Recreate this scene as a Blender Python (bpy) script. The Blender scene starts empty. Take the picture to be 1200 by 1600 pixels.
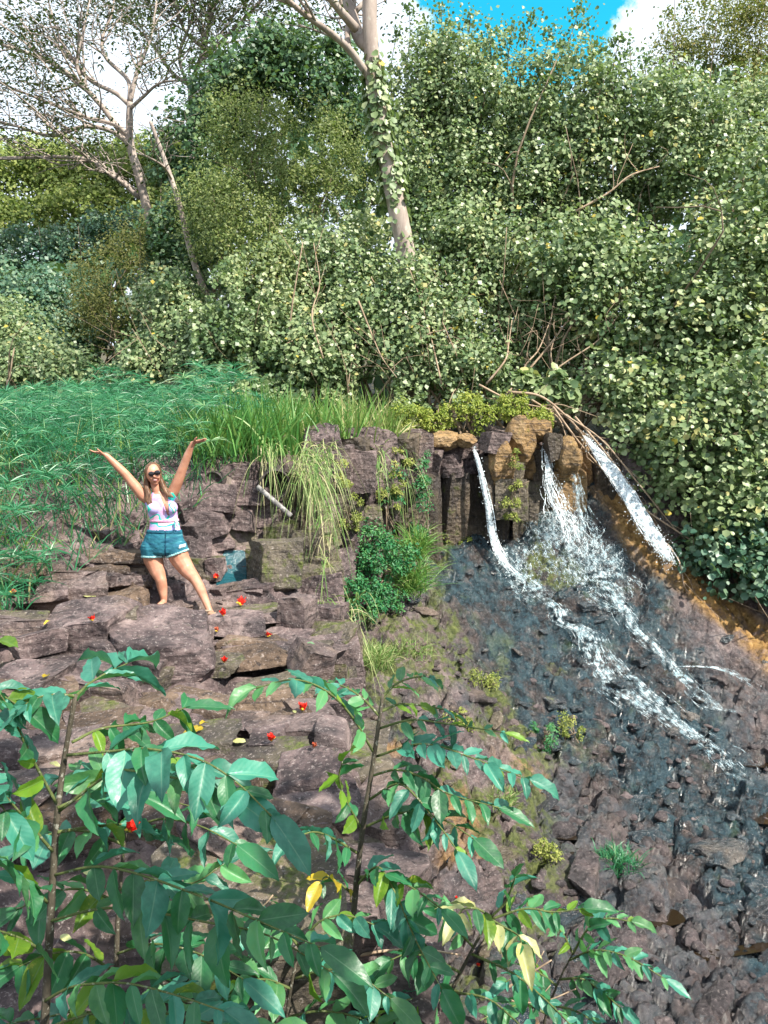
import bpy, bmesh, math, random
import numpy as np
from mathutils import Vector, Matrix

# ------------------------------------------------------------------ camera, sky, sun, exposure
SC = bpy.context.scene
COL = SC.collection
F = 1209.0                                   # focal length in pixels of the 1200 x 1600 photograph
PITCH = math.atan(160.0 / F)
CAM = np.array([0.0, 0.0, 5.0])
cam_d = bpy.data.cameras.new('camera')
cam = bpy.data.objects.new('camera', cam_d)
COL.objects.link(cam)
cam.location = CAM
cam.rotation_euler = (math.pi / 2 - PITCH, 0, 0)
cam_d.sensor_fit = 'VERTICAL'
cam_d.angle = 2 * math.atan(800.0 / F)
cam_d.clip_start = 0.05
cam_d.clip_end = 2000
SC.camera = cam

SUN_AZ, SUN_EL = math.radians(50), math.radians(50)   # behind the camera, to its right
SUN = Vector((math.sin(SUN_AZ) * math.cos(SUN_EL), -math.cos(SUN_AZ) * math.cos(SUN_EL), math.sin(SUN_EL)))
sun_d = bpy.data.lights.new('sun', 'SUN')
sun_d.energy = 5.0
sun_d.angle = math.radians(0.6)
sun_d.color = (1.0, 0.93, 0.82)
sun = bpy.data.objects.new('sun', sun_d)
COL.objects.link(sun)
sun.rotation_euler = SUN.to_track_quat('Z', 'Y').to_euler()
sun.location = (10, -15, 25)

SC.view_settings.view_transform = 'Standard'
SC.view_settings.look = 'None'
SC.view_settings.gamma = 1.0
SC.view_settings.use_curve_mapping = False
SC.view_settings.exposure = 1.06
SC.cycles.max_bounces = 6
SC.cycles.diffuse_bounces = 3
SC.cycles.glossy_bounces = 2
SC.cycles.transmission_bounces = 4
SC.cycles.caustics_reflective = False
SC.cycles.caustics_refractive = False


def ray(px, py):
    x, u = (px - 600.0) / F, (800.0 - py) / F
    c, s = math.cos(PITCH), math.sin(PITCH)
    d = np.array([x, c + s * u, -s + c * u])
    return d / d[1]


def P(px, py, Y):
    return CAM + ray(px, py) * Y


def proj(p):
    p = np.asarray(p, float) - CAM
    c, s = math.cos(PITCH), math.sin(PITCH)
    fw = p[..., 1] * c - p[..., 2] * s
    up = p[..., 1] * s + p[..., 2] * c
    return 600 + F * p[..., 0] / fw, 800 - F * up / fw


W = bpy.data.worlds.new('World')
SC.world = W
W.use_nodes = True
wn, wl = W.node_tree.nodes, W.node_tree.links
wn.clear()
w_out = wn.new('ShaderNodeOutputWorld')
w_bg = wn.new('ShaderNodeBackground')
w_bg.inputs['Strength'].default_value = 0.13
sky = wn.new('ShaderNodeTexSky')
sky.sky_type = 'NISHITA'
sky.sun_disc = False
sky.sun_elevation = SUN_EL
sky.sun_rotation = math.atan2(SUN.x, SUN.y)
sky.ozone_density = 2.0
tc = wn.new('ShaderNodeTexCoord')
nz = wn.new('ShaderNodeTexNoise')
nz.inputs['Scale'].default_value = 4.2
nz.inputs['Detail'].default_value = 10
nz.inputs['Roughness'].default_value = 0.62
wl.new(tc.outputs['Generated'], nz.inputs['Vector'])
hole = ray(820, 10)
hole = hole / np.linalg.norm(hole)
dt = wn.new('ShaderNodeVectorMath'); dt.operation = 'DOT_PRODUCT'
wl.new(tc.outputs['Generated'], dt.inputs[0])
dt.inputs[1].default_value = hole
m1 = wn.new('ShaderNodeMapRange')
m1.inputs['From Min'].default_value = 1.0
m1.inputs['From Max'].default_value = 0.9885
m1.inputs['To Min'].default_value = -0.30
m1.inputs['To Max'].default_value = 0.26
wl.new(dt.outputs['Value'], m1.inputs['Value'])
ad = wn.new('ShaderNodeMath'); ad.operation = 'ADD'
wg = wn.new('ShaderNodeMath'); wg.operation = 'MULTIPLY_ADD'
wl.new(nz.outputs['Fac'], wg.inputs[0]); wg.inputs[1].default_value = 1.7; wg.inputs[2].default_value = -0.35
wl.new(wg.outputs[0], ad.inputs[0]); wl.new(m1.outputs['Result'], ad.inputs[1])
m2 = wn.new('ShaderNodeMapRange'); m2.interpolation_type = 'SMOOTHSTEP'
m2.inputs['From Min'].default_value = 0.40
m2.inputs['From Max'].default_value = 0.50
wl.new(ad.outputs[0], m2.inputs['Value'])
tint = wn.new('ShaderNodeMix'); tint.data_type = 'RGBA'; tint.blend_type = 'MULTIPLY'
tint.inputs[0].default_value = 1.0
tint.inputs[7].default_value = (0.10, 1.25, 1.12, 1)
wl.new(sky.outputs['Color'], tint.inputs[6])
mx = wn.new('ShaderNodeMix'); mx.data_type = 'RGBA'
wl.new(m2.outputs['Result'], mx.inputs[0])
wl.new(tint.outputs[2], mx.inputs[6])
mx.inputs[7].default_value = (4.6, 5.2, 5.9, 1)        # bright cloud cover
wl.new(mx.outputs[2], w_bg.inputs['Color'])
wl.new(w_bg.outputs[0], w_out.inputs[0])

# ------------------------------------------------------------------ helpers
RNG = np.random.default_rng(11)


def tag(o, label=None, cat=None, group=None, kind=None):
    if label: o['label'] = label
    if cat: o['category'] = cat
    if group: o['group'] = group
    if kind: o['kind'] = kind
    return o


def link(o, parent=None):
    COL.objects.link(o)
    if parent is not None:
        o.parent = parent
    return o


def empty(name, loc):
    o = bpy.data.objects.new(name, None)
    o.location = loc
    o.empty_display_size = 0.1
    return link(o)


def mesh_np(name, v, quads=None, tris=None, mat=None, smooth=True, attrs=None):
    v = np.asarray(v, np.float32).reshape(-1, 3)
    m = bpy.data.meshes.new(name)
    loops, starts = [], []
    n = 0
    if quads is not None and len(quads):
        q = np.asarray(quads, np.int32).reshape(-1, 4)
        loops.append(q.ravel()); starts.append(np.arange(len(q)) * 4); n += q.size
    if tris is not None and len(tris):
        t = np.asarray(tris, np.int32).reshape(-1, 3)
        loops.append(t.ravel()); starts.append(n + np.arange(len(t)) * 3)
    loops = np.concatenate(loops).astype(np.int32); starts = np.concatenate(starts).astype(np.int32)
    m.vertices.add(len(v)); m.vertices.foreach_set('co', v.ravel())
    m.loops.add(len(loops)); m.loops.foreach_set('vertex_index', loops)
    m.polygons.add(len(starts)); m.polygons.foreach_set('loop_start', starts)
    if smooth:
        m.polygons.foreach_set('use_smooth', np.ones(len(starts), bool))
    for k, a in (attrs or {}).items():
        at = m.attributes.new(k, 'FLOAT', 'POINT')
        at.data.foreach_set('value', np.asarray(a, np.float32).ravel())
    m.update(calc_edges=True)
    m.validate()
    if mat is not None:
        m.materials.append(mat)
    return m


def obj_np(name, v, quads=None, tris=None, mat=None, parent=None, smooth=True, attrs=None):
    o = bpy.data.objects.new(name, mesh_np(name, v, quads, tris, mat, smooth, attrs))
    return link(o, parent)


def joinm(parts):
    """parts: list of (v, quads) -> one (v, quads)"""
    vs, qs, n = [], [], 0
    for v, q in parts:
        vs.append(v); qs.append(np.asarray(q) + n); n += len(v)
    return np.concatenate(vs), np.concatenate(qs)


def tube(pts, rad, n=6, jitter=0.0, rng=RNG):
    pts = np.asarray(pts, float); k = len(pts)
    rad = np.broadcast_to(np.asarray(rad, float), (k,)) if np.ndim(rad) == 0 else np.asarray(rad, float)
    t = np.gradient(pts, axis=0)
    t /= np.linalg.norm(t, axis=1)[:, None] + 1e-9
    ref = np.array([0.31, 0.9, 0.2]) if abs(t[0, 1]) < 0.8 else np.array([1.0, 0.1, 0.2])
    a = np.cross(t, ref); a /= np.linalg.norm(a, axis=1)[:, None] + 1e-9
    b = np.cross(t, a)
    ang = np.arange(n) / n * 2 * math.pi
    r = rad[:, None] * (1 + jitter * rng.normal(size=(k, n)))
    v = pts[:, None, :] + r[:, :, None] * (np.cos(ang)[None, :, None] * a[:, None, :] + np.sin(ang)[None, :, None] * b[:, None, :])
    i = np.arange(k - 1)[:, None] * n + np.arange(n)[None, :]
    j = np.arange(k - 1)[:, None] * n + (np.arange(n)[None, :] + 1) % n
    q = np.stack([i, j, j + n, i + n], -1).reshape(-1, 4)
    v = v.reshape(-1, 3)
    # cap both ends with a fan of quads (degenerate-free: centre vertex and pairs)
    c0, c1 = len(v), len(v) + 1
    v = np.concatenate([v, pts[:1], pts[-1:]])
    caps = []
    for s in range(0, n, 2):
        caps.append([c0, (s + 2) % n, (s + 1) % n, s])
        e = (k - 1) * n
        caps.append([c1, e + s, e + (s + 1) % n, e + (s + 2) % n])
    return v, np.concatenate([q, np.array(caps)])


def smooth_path(pts, n):
    """Catmull-Rom through pts, n samples"""
    pts = np.asarray(pts, float)
    ext = np.concatenate([[2 * pts[0] - pts[1]], pts, [2 * pts[-1] - pts[-2]]])
    u = np.linspace(0, len(pts) - 1 - 1e-6, n)
    i = u.astype(int); f = (u - i)[:, None]
    p0, p1, p2, p3 = ext[i], ext[i + 1], ext[i + 2], ext[i + 3]
    return 0.5 * (2 * p1 + (p2 - p0) * f + (2 * p0 - 5 * p1 + 4 * p2 - p3) * f ** 2 + (3 * p1 - p0 - 3 * p2 + p3) * f ** 3)


def unit(v):
    return v / (np.linalg.norm(v, axis=-1, keepdims=True) + 1e-9)


# ---- value noise / cells in numpy
def _h(i, j, k, s):
    n = (i * 374761393 + j * 668265263 + k * 2147483647 + s * 1446650197) & 0x7fffffffffff
    n = ((n ^ (n >> 13)) * 1274126177) & 0x7fffffffffff
    n = n ^ (n >> 16)
    return (n & 0xffffff) / float(0xffffff)


def vnoise(x, y, z=0.0, s=0):
    if np.ndim(z) == 0 and z == 0: return vnoise2(x, y, s)
    x, y, z = np.broadcast_arrays(np.asarray(x, float), np.asarray(y, float), np.asarray(z, float))
    xi, yi, zi = np.floor(x).astype(np.int64), np.floor(y).astype(np.int64), np.floor(z).astype(np.int64)
    fx, fy, fz = x - xi, y - yi, z - zi
    fx, fy, fz = [f * f * (3 - 2 * f) for f in (fx, fy, fz)]
    r = 0
    for a in (0, 1):
        for b in (0, 1):
            for c in (0, 1):
                w = (fx if a else 1 - fx) * (fy if b else 1 - fy) * (fz if c else 1 - fz)
                r = r + w * _h(xi + a, yi + b, zi + c, s)
    return r


def vnoise2(x, y, s=0):
    x, y = np.broadcast_arrays(np.asarray(x, float), np.asarray(y, float))
    xi, yi = np.floor(x).astype(np.int64), np.floor(y).astype(np.int64)
    fx, fy = x - xi, y - yi
    fx, fy = fx * fx * (3 - 2 * fx), fy * fy * (3 - 2 * fy)
    a, b = _h(xi, yi, 0, s), _h(xi + 1, yi, 0, s)
    c, d = _h(xi, yi + 1, 0, s), _h(xi + 1, yi + 1, 0, s)
    return (a + (b - a) * fx) * (1 - fy) + (c + (d - c) * fx) * fy


def fbm(x, y, z=0.0, s=0, o=4):
    r, a, t = 0, 1.0, 0.0
    for k in range(o):
        f = 2.03 ** k
        r = r + a * vnoise(np.asarray(x) * f, np.asarray(y) * f, 0 if np.ndim(z) == 0 and z == 0 else np.asarray(z) * f, s + k * 17)
        t += a; a *= 0.5
    return r / t


def cells(x, y, s=0):
    """2D worley: F1, F2, id value of nearest"""
    x, y = np.asarray(x, float), np.asarray(y, float)
    xi, yi = np.floor(x).astype(np.int64), np.floor(y).astype(np.int64)
    f1 = np.full(x.shape, 9.0); f2 = np.full(x.shape, 9.0); idv = np.zeros(x.shape)
    for a in (-1, 0, 1):
        for b in (-1, 0, 1):
            cx, cy = xi + a, yi + b
            dx = cx + _h(cx, cy, 3, s) - x
            dy = cy + _h(cx, cy, 7, s) - y
            d = np.sqrt(dx * dx + dy * dy)
            n = d < f1
            f2 = np.where(n, f1, np.minimum(f2, d))
            idv = np.where(n, _h(cx, cy, 13, s), idv)
            f1 = np.where(n, d, f1)
    return f1, f2, idv


def sstep(e0, e1, x):
    t = np.clip((np.asarray(x, float) - e0) / (e1 - e0), 0, 1)
    return t * t * (3 - 2 * t)


def inpoly(px, py, poly):
    px, py = np.asarray(px), np.asarray(py)
    r = np.zeros(px.shape, bool)
    n = len(poly)
    for i in range(n):
        x0, y0 = poly[i]; x1, y1 = poly[(i + 1) % n]
        c = ((y0 > py) != (y1 > py)) & (px < (x1 - x0) * (py - y0) / (y1 - y0 + 1e-12) + x0)
        r ^= c
    return r


# ------------------------------------------------------------------ materials
class NT:
    def __init__(s, name):
        s.m = bpy.data.materials.new(name); s.m.use_nodes = True
        s.n = s.m.node_tree.nodes; s.l = s.m.node_tree.links
        s.n.clear()
        s.out = s.n.new('ShaderNodeOutputMaterial')

    def node(s, t, **kw):
        n = s.n.new(t)
        for k, v in kw.items():
            setattr(n, k, v)
        return n

    def set(s, sock, v):
        if isinstance(v, bpy.types.NodeSocket):
            s.l.new(v, sock)
        else:
            if isinstance(v, (tuple, list)) and len(v) == 3 and sock.type == 'RGBA':
                v = (*v, 1)
            sock.default_value = v

    def attr(s, name):
        return s.node('ShaderNodeAttribute', attribute_name=name).outputs['Fac']

    def pos(s):
        return s.node('ShaderNodeNewGeometry').outputs['Position']

    def objc(s):
        return s.node('ShaderNodeTexCoord').outputs['Object']

    def noise(s, scale, detail=4, rough=0.6, vec=None, out='Fac', dist=0.0):
        n = s.node('ShaderNodeTexNoise')
        n.inputs['Scale'].default_value = scale; n.inputs['Detail'].default_value = detail
        n.inputs['Roughness'].default_value = rough; n.inputs['Distortion'].default_value = dist
        s.set(n.inputs['Vector'], vec if vec is not None else s.pos())
        return n.outputs[out]

    def voro(s, scale, vec=None, feature='F1', out='Distance'):
        n = s.node('ShaderNodeTexVoronoi', feature=feature)
        n.inputs['Scale'].default_value = scale
        s.set(n.inputs['Vector'], vec if vec is not None else s.pos())
        return n.outputs[out]

    def ramp(s, fac, stops, interp='LINEAR'):
        n = s.node('ShaderNodeValToRGB'); n.color_ramp.interpolation = interp
        e = n.color_ramp.elements
        while len(e) < len(stops): e.new(0.5)
        for k, (p, c) in enumerate(stops):
            e[k].position = p
            e[k].color = (*c, 1) if len(c) == 3 else c
        s.set(n.inputs[0], fac)
        return n.outputs[0]

    def mix(s, fac, a, b, mode='MIX'):
        n = s.node('ShaderNodeMix', data_type='RGBA', blend_type=mode)
        s.set(n.inputs[0], fac); s.set(n.inputs[6], a); s.set(n.inputs[7], b)
        return n.outputs[2]

    def math(s, op, a, b=0.0):
        n = s.node('ShaderNodeMath', operation=op)
        s.set(n.inputs[0], a); s.set(n.inputs[1], b)
        return n.outputs[0]

    def mapr(s, v, a, b, c=0.0, d=1.0, smooth=True):
        n = s.node('ShaderNodeMapRange')
        if smooth: n.interpolation_type = 'SMOOTHSTEP'
        s.set(n.inputs['Value'], v)
        for k, x in (('From Min', a), ('From Max', b), ('To Min', c), ('To Max', d)):
            n.inputs[k].default_value = x
        return n.outputs['Result']

    def bump(s, h, strength=0.5, dist=0.02):
        n = s.node('ShaderNodeBump')
        n.inputs['Strength'].default_value = strength; n.inputs['Distance'].default_value = dist
        s.set(n.inputs['Height'], h)
        return n.outputs[0]

    def bsdf(s, color, rough=0.7, spec=0.4, normal=None, **kw):
        n = s.node('ShaderNodeBsdfPrincipled')
        s.set(n.inputs['Base Color'], color); s.set(n.inputs['Roughness'], rough)
        s.set(n.inputs['Specular IOR Level'], spec)
        if normal is not None: s.set(n.inputs['Normal'], normal)
        for k, v in kw.items():
            s.set(n.inputs[k.replace('_', ' ')], v)
        return n.outputs[0]

    def surf(s, sh):
        s.l.new(sh, s.out.inputs['Surface'])
        return s.m

    def mixsh(s, fac, a, b):
        n = s.node('ShaderNodeMixShader')
        s.set(n.inputs[0], fac); s.l.new(a, n.inputs[1]); s.l.new(b, n.inputs[2])
        return n.outputs[0]


def foliage(name, stops, rough=0.45, spec=0.35, trans=0.3, tcol=None):
    """leaf material: colour from the per-leaf 'tint' value; a share of light passes through"""
    t = NT(name)
    c = t.ramp(t.attr('tint'), stops)
    p = t.bsdf(c, rough, spec)
    tr = t.node('ShaderNodeBsdfTranslucent')
    t.set(tr.inputs[0], t.mix(0.5, c, tcol or (0.25, 0.4, 0.05)))
    return t.surf(t.mixsh(trans, p, tr.outputs[0]))


M = {}
M['hau'] = foliage('hau_leaf', [(0.0, (0.04, 0.095, 0.04)), (0.35, (0.13, 0.20, 0.085)), (0.7, (0.26, 0.33, 0.155)), (0.95, (0.40, 0.43, 0.23)), (1.0, (0.45, 0.36, 0.06))], 0.42, 0.45, 0.28)
M['fine'] = foliage('fine_leaf', [(0.0, (0.06, 0.10, 0.03)), (0.5, (0.15, 0.20, 0.06)), (1.0, (0.26, 0.28, 0.09))], 0.5, 0.3, 0.3)
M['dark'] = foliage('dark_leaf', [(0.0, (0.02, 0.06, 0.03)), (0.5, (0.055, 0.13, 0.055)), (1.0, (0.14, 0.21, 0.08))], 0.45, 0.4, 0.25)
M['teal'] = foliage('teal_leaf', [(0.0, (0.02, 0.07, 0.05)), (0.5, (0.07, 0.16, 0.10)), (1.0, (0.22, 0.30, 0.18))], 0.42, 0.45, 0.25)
M['brown'] = foliage('olive_leaf', [(0.0, (0.05, 0.06, 0.02)), (0.5, (0.11, 0.12, 0.035)), (1.0, (0.18, 0.17, 0.05))], 0.55, 0.25, 0.3)
M['hill'] = foliage('hill_leaf', [(0.0, (0.08, 0.13, 0.03)), (0.5, (0.20, 0.26, 0.065)), (1.0, (0.36, 0.38, 0.12))], 0.55, 0.25, 0.3)
M['albizia'] = foliage('albizia_leaf', [(0.0, (0.02, 0.035, 0.02)), (0.5, (0.04, 0.06, 0.03)), (1.0, (0.08, 0.10, 0.04))], 0.55, 0.25, 0.15)
M['amber'] = foliage('amber_leaf', [(0.0, (0.07, 0.09, 0.02)), (0.5, (0.17, 0.18, 0.05)), (0.85, (0.26, 0.24, 0.07)), (1.0, (0.38, 0.22, 0.05))], 0.55, 0.25, 0.3)
M['sedge'] = foliage('sedge_leaf', [(0.0, (0.010, 0.07, 0.035)), (0.4, (0.025, 0.16, 0.07)), (0.75, (0.07, 0.26, 0.12)), (1.0, (0.24, 0.38, 0.17))], 0.38, 0.5, 0.25, (0.1, 0.5, 0.12))
M['grass'] = foliage('grass_leaf', [(0.0, (0.03, 0.14, 0.03)), (0.45, (0.09, 0.24, 0.05)), (0.8, (0.24, 0.34, 0.09)), (1.0, (0.45, 0.40, 0.20))], 0.45, 0.4, 0.3)
M['drygrass'] = foliage('dry_grass_leaf', [(0.0, (0.06, 0.18, 0.04)), (0.4, (0.17, 0.29, 0.08)), (0.8, (0.36, 0.37, 0.17)), (1.0, (0.52, 0.46, 0.28))], 0.55, 0.3, 0.25)
M['lime'] = foliage('lime_leaf', [(0.0, (0.10, 0.16, 0.02)), (0.5, (0.25, 0.31, 0.05)), (1.0, (0.46, 0.46, 0.10))], 0.5, 0.3, 0.35)
M['creeper'] = foliage('creeper_leaf', [(0.0, (0.01, 0.09, 0.03)), (0.5, (0.03, 0.17, 0.06)), (1.0, (0.12, 0.28, 0.08))], 0.45, 0.35, 0.25)
M['moss'] = foliage('moss_leaf', [(0.0, (0.07, 0.11, 0.02)), (0.5, (0.20, 0.24, 0.05)), (1.0, (0.36, 0.36, 0.12))], 0.7, 0.2, 0.2)


def bark(name, a, b, scale=6):
    t = NT(name)
    mp = t.node('ShaderNodeMapping'); mp.inputs['Scale'].default_value = (1, 1, 0.35)
    t.set(mp.inputs[0], t.pos())
    n = t.noise(scale, 6, 0.65, mp.outputs[0])
    c = t.ramp(n, [(0.3, a), (0.7, b)])
    l = t.mapr(t.noise(scale * 2.3, 4), 0.58, 0.66)
    c = t.mix(t.math('MULTIPLY', l, 0.5), c, (0.42, 0.42, 0.36))
    return t.surf(t.bsdf(c, 0.85, 0.2, t.bump(n, 0.6, 0.03)))


M['bark_pale'] = bark('pale_bark', (0.20, 0.16, 0.14), (0.44, 0.37, 0.32), 3)
M['bark_grey'] = bark('grey_bark', (0.11, 0.09, 0.08), (0.30, 0.25, 0.22), 6)
M['bark_stem'] = bark('stem_bark', (0.10, 0.075, 0.05), (0.26, 0.20, 0.14), 9)
M['twig'] = bark('twig_bark', (0.22, 0.15, 0.10), (0.45, 0.34, 0.24), 12)


def rockmat(name, stops, rough=0.75, spec=0.35, moss=0.0, mosscol=(0.05, 0.062, 0.014), scale=1.0, lich=0.45, bumps=1.0, streak=0.0):
    t = NT(name)
    v = t.pos()
    n1 = t.noise(2.6 * scale, 9, 0.72, v)
    c = t.ramp(n1, stops)
    tone = t.noise(0.9, 4, 0.6, v)
    c = t.mix(t.mapr(tone, 0.52, 0.66, 0, 0.6), c, t.mix(0.5, c, (0.36, 0.26, 0.18)))
    c = t.mix(t.mapr(tone, 0.34, 0.46, 0.55, 0), c, (0.05, 0.045, 0.048))
    mp = t.node('ShaderNodeMapping'); mp.inputs['Scale'].default_value = (1.2, 1.2, 9.0) if not streak else (9, 9, 0.8)
    mp.inputs['Rotation'].default_value = (0.12, 0.1, 0)
    t.set(mp.inputs[0], v)
    lay = t.noise(1.6, 6, 0.7, mp.outputs[0], dist=0.3)
    c = t.mix(t.mapr(lay, 0.52, 0.62, 0, 0.65), c, (0.03, 0.024, 0.026))
    dk = t.mapr(t.noise(11 * scale, 6, 0.75, v, dist=0.6), 0.53, 0.66)
    c = t.mix(t.math('MULTIPLY', dk, 0.85), c, (0.022, 0.018, 0.02))
    sp = t.mapr(t.noise(34 * scale, 4, 0.75, v), 0.57, 0.63)
    c = t.mix(t.math('MULTIPLY', sp, lich), c, (0.52, 0.45, 0.42))
    if moss:
        mk = t.mapr(t.noise(3.6 * scale, 7, 0.75, v), 0.64 - 0.3 * moss, 0.78 - 0.3 * moss)
        c = t.mix(mk, c, t.ramp(t.noise(40, 3, 0.6, v), [(0.3, mosscol), (0.7, tuple(3.2 * x for x in mosscol))]))
    h = t.math('ADD', t.math('ADD', t.noise(8 * scale, 9, 0.76, v), t.math('MULTIPLY', t.voro(15 * scale, v), 0.5)), t.math('MULTIPLY', lay, 0.8))
    return t.surf(t.bsdf(c, rough, spec, t.bump(h, bumps, 0.07)))


DRY = [(0.32, (0.025, 0.019, 0.021)), (0.44, (0.10, 0.073, 0.074)), (0.55, (0.21, 0.155, 0.15)), (0.72, (0.40, 0.31, 0.29))]
M['rock'] = rockmat('basalt_rock', DRY, moss=0.12)
M['rock_moss'] = rockmat('mossy_rock', [(0.25, (0.05, 0.045, 0.03)), (0.5, (0.13, 0.11, 0.08)), (0.8, (0.25, 0.21, 0.16))], moss=0.45)
M['rock_pink'] = rockmat('pink_grey_rock', [(0.3, (0.05, 0.036, 0.036)), (0.5, (0.16, 0.12, 0.115)), (0.75, (0.33, 0.25, 0.235))], moss=0.08)
M['rock_orange'] = rockmat('ochre_rock', [(0.25, (0.12, 0.07, 0.03)), (0.5, (0.33, 0.205, 0.085)), (0.8, (0.52, 0.38, 0.23))], rough=0.5, moss=0.2, mosscol=(0.10, 0.085, 0.014), lich=0.2)
M['rock_wet_sky'] = rockmat('wet_rock_sky_tint', [(0.3, (0.008, 0.013, 0.017)), (0.5, (0.026, 0.046, 0.058)), (0.75, (0.12, 0.14, 0.15))], rough=0.22, spec=0.7, moss=0.1, lich=0.3)  # dark wet rock, with reflected sky painted in as a blue-teal cast
M['rock_dark'] = rockmat('dark_column_rock', [(0.25, (0.025, 0.02, 0.015)), (0.5, (0.075, 0.058, 0.04)), (0.8, (0.17, 0.13, 0.09))], rough=0.5, spec=0.45, moss=0.3, streak=1.0, lich=0.2)
M['rock_brown'] = rockmat('brown_rock', [(0.3, (0.03, 0.02, 0.014)), (0.46, (0.10, 0.068, 0.048)), (0.6, (0.20, 0.14, 0.10)), (0.78, (0.36, 0.27, 0.20))], moss=0.1)
M['rock_bed'] = rockmat('river_rock', [(0.3, (0.018, 0.018, 0.02)), (0.46, (0.06, 0.05, 0.052)), (0.6, (0.13, 0.10, 0.10)), (0.8, (0.24, 0.19, 0.185))], rough=0.36, spec=0.55, lich=0.3)


def ground_material():
    t = NT('rocky_ground')
    v = t.pos()
    n1 = t.noise(2.6, 9, 0.72, v)
    dry = t.ramp(n1, DRY)
    tone = t.noise(0.9, 4, 0.6, v)
    dry = t.mix(t.mapr(tone, 0.52, 0.66, 0, 0.6), dry, t.mix(0.5, dry, (0.36, 0.26, 0.18)))
    dry = t.mix(t.mapr(tone, 0.34, 0.46, 0.55, 0), dry, (0.05, 0.045, 0.048))
    mp = t.node('ShaderNodeMapping'); mp.inputs['Scale'].default_value = (1.2, 1.2, 9.0); mp.inputs['Rotation'].default_value = (0.12, 0.1, 0)
    t.set(mp.inputs[0], v)
    lay = t.noise(1.6, 6, 0.7, mp.outputs[0], dist=0.3)
    dry = t.mix(t.mapr(lay, 0.52, 0.62, 0, 0.6), dry, (0.03, 0.024, 0.026))
    sp = t.mapr(t.noise(32, 4, 0.75, v), 0.57, 0.63)
    dry = t.mix(t.math('MULTIPLY', sp, 0.5), dry, (0.52, 0.45, 0.42))
    dk = t.mapr(t.noise(8, 5, 0.7, v, dist=0.5), 0.54, 0.70)
    dry = t.mix(t.math('MULTIPLY', dk, 0.8), dry, (0.028, 0.022, 0.024))
    wet_sky_c = t.ramp(t.noise(5, 8, 0.72, v), [(0.38, (0.006, 0.010, 0.013)), (0.5, (0.020, 0.046, 0.060)), (0.6, (0.042, 0.074, 0.086)), (0.72, (0.14, 0.15, 0.155))])  # wet rock, dark; its blue-teal is painted in for the sky it reflects
    wet_sky_c = t.mix(t.mapr(t.noise(1.7, 6, 0.65, v), 0.47, 0.60, 0, 0.75), wet_sky_c, t.ramp(t.noise(6, 7, 0.72, v), [(0.38, (0.012, 0.009, 0.008)), (0.52, (0.06, 0.042, 0.036)), (0.68, (0.20, 0.15, 0.13))]))
    wet_sky_c = t.mix(t.mapr(t.noise(2.6, 5, 0.6, v), 0.58, 0.72, 0, 0.45), wet_sky_c, (0.04, 0.07, 0.02))
    wet_sky_c = t.mix(t.mapr(t.noise(30, 4, 0.75, v), 0.60, 0.66, 0, 0.3), wet_sky_c, (0.34, 0.36, 0.38))
    wet = t.attr('wet')
    c = t.mix(wet, dry, wet_sky_c)
    rustc = t.ramp(t.noise(7, 7, 0.7, v), [(0.3, (0.10, 0.05, 0.02)), (0.5, (0.30, 0.17, 0.05)), (0.7, (0.50, 0.32, 0.13))])
    r = t.math('MULTIPLY', t.attr('rust'), t.mapr(t.noise(4, 6, 0.7, v), 0.3, 0.55))
    c = t.mix(r, c, rustc)
    mossc = t.ramp(t.noise(22, 4, 0.6, v), [(0.3, (0.03, 0.045, 0.01)), (0.7, (0.15, 0.17, 0.05))])
    mo = t.math('MULTIPLY', t.attr('moss'), t.mapr(t.noise(5, 6, 0.7, v), 0.42, 0.56))
    c = t.mix(mo, c, mossc)
    soilc = t.ramp(t.noise(12, 6, 0.7, v), [(0.3, (0.035, 0.03, 0.015)), (0.7, (0.12, 0.10, 0.05))])
    c = t.mix(t.attr('soil'), c, soilc)
    h = t.math('ADD', t.noise(8, 9, 0.76, v), t.math('MULTIPLY', t.voro(13, v), 0.5))
    rough = t.mapr(wet, 0, 1, 0.72, 0.17)
    return t.surf(t.bsdf(c, rough, t.mapr(wet, 0, 1, 0.35, 0.65), t.bump(h, 1.0, 0.08)))


M['ground'] = ground_material()


def plain(name, col, rough=0.5, spec=0.5, noise=0.0, scale=20, **kw):
    t = NT(name)
    c = col
    if noise:
        c = t.mix(t.mapr(t.noise(scale, 5, 0.65, t.objc()), 0.35, 0.65), tuple(x * (1 - noise) for x in col), tuple(min(1, x * (1 + noise)) for x in col))
    return t.surf(t.bsdf(c, rough, spec, **kw))

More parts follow.
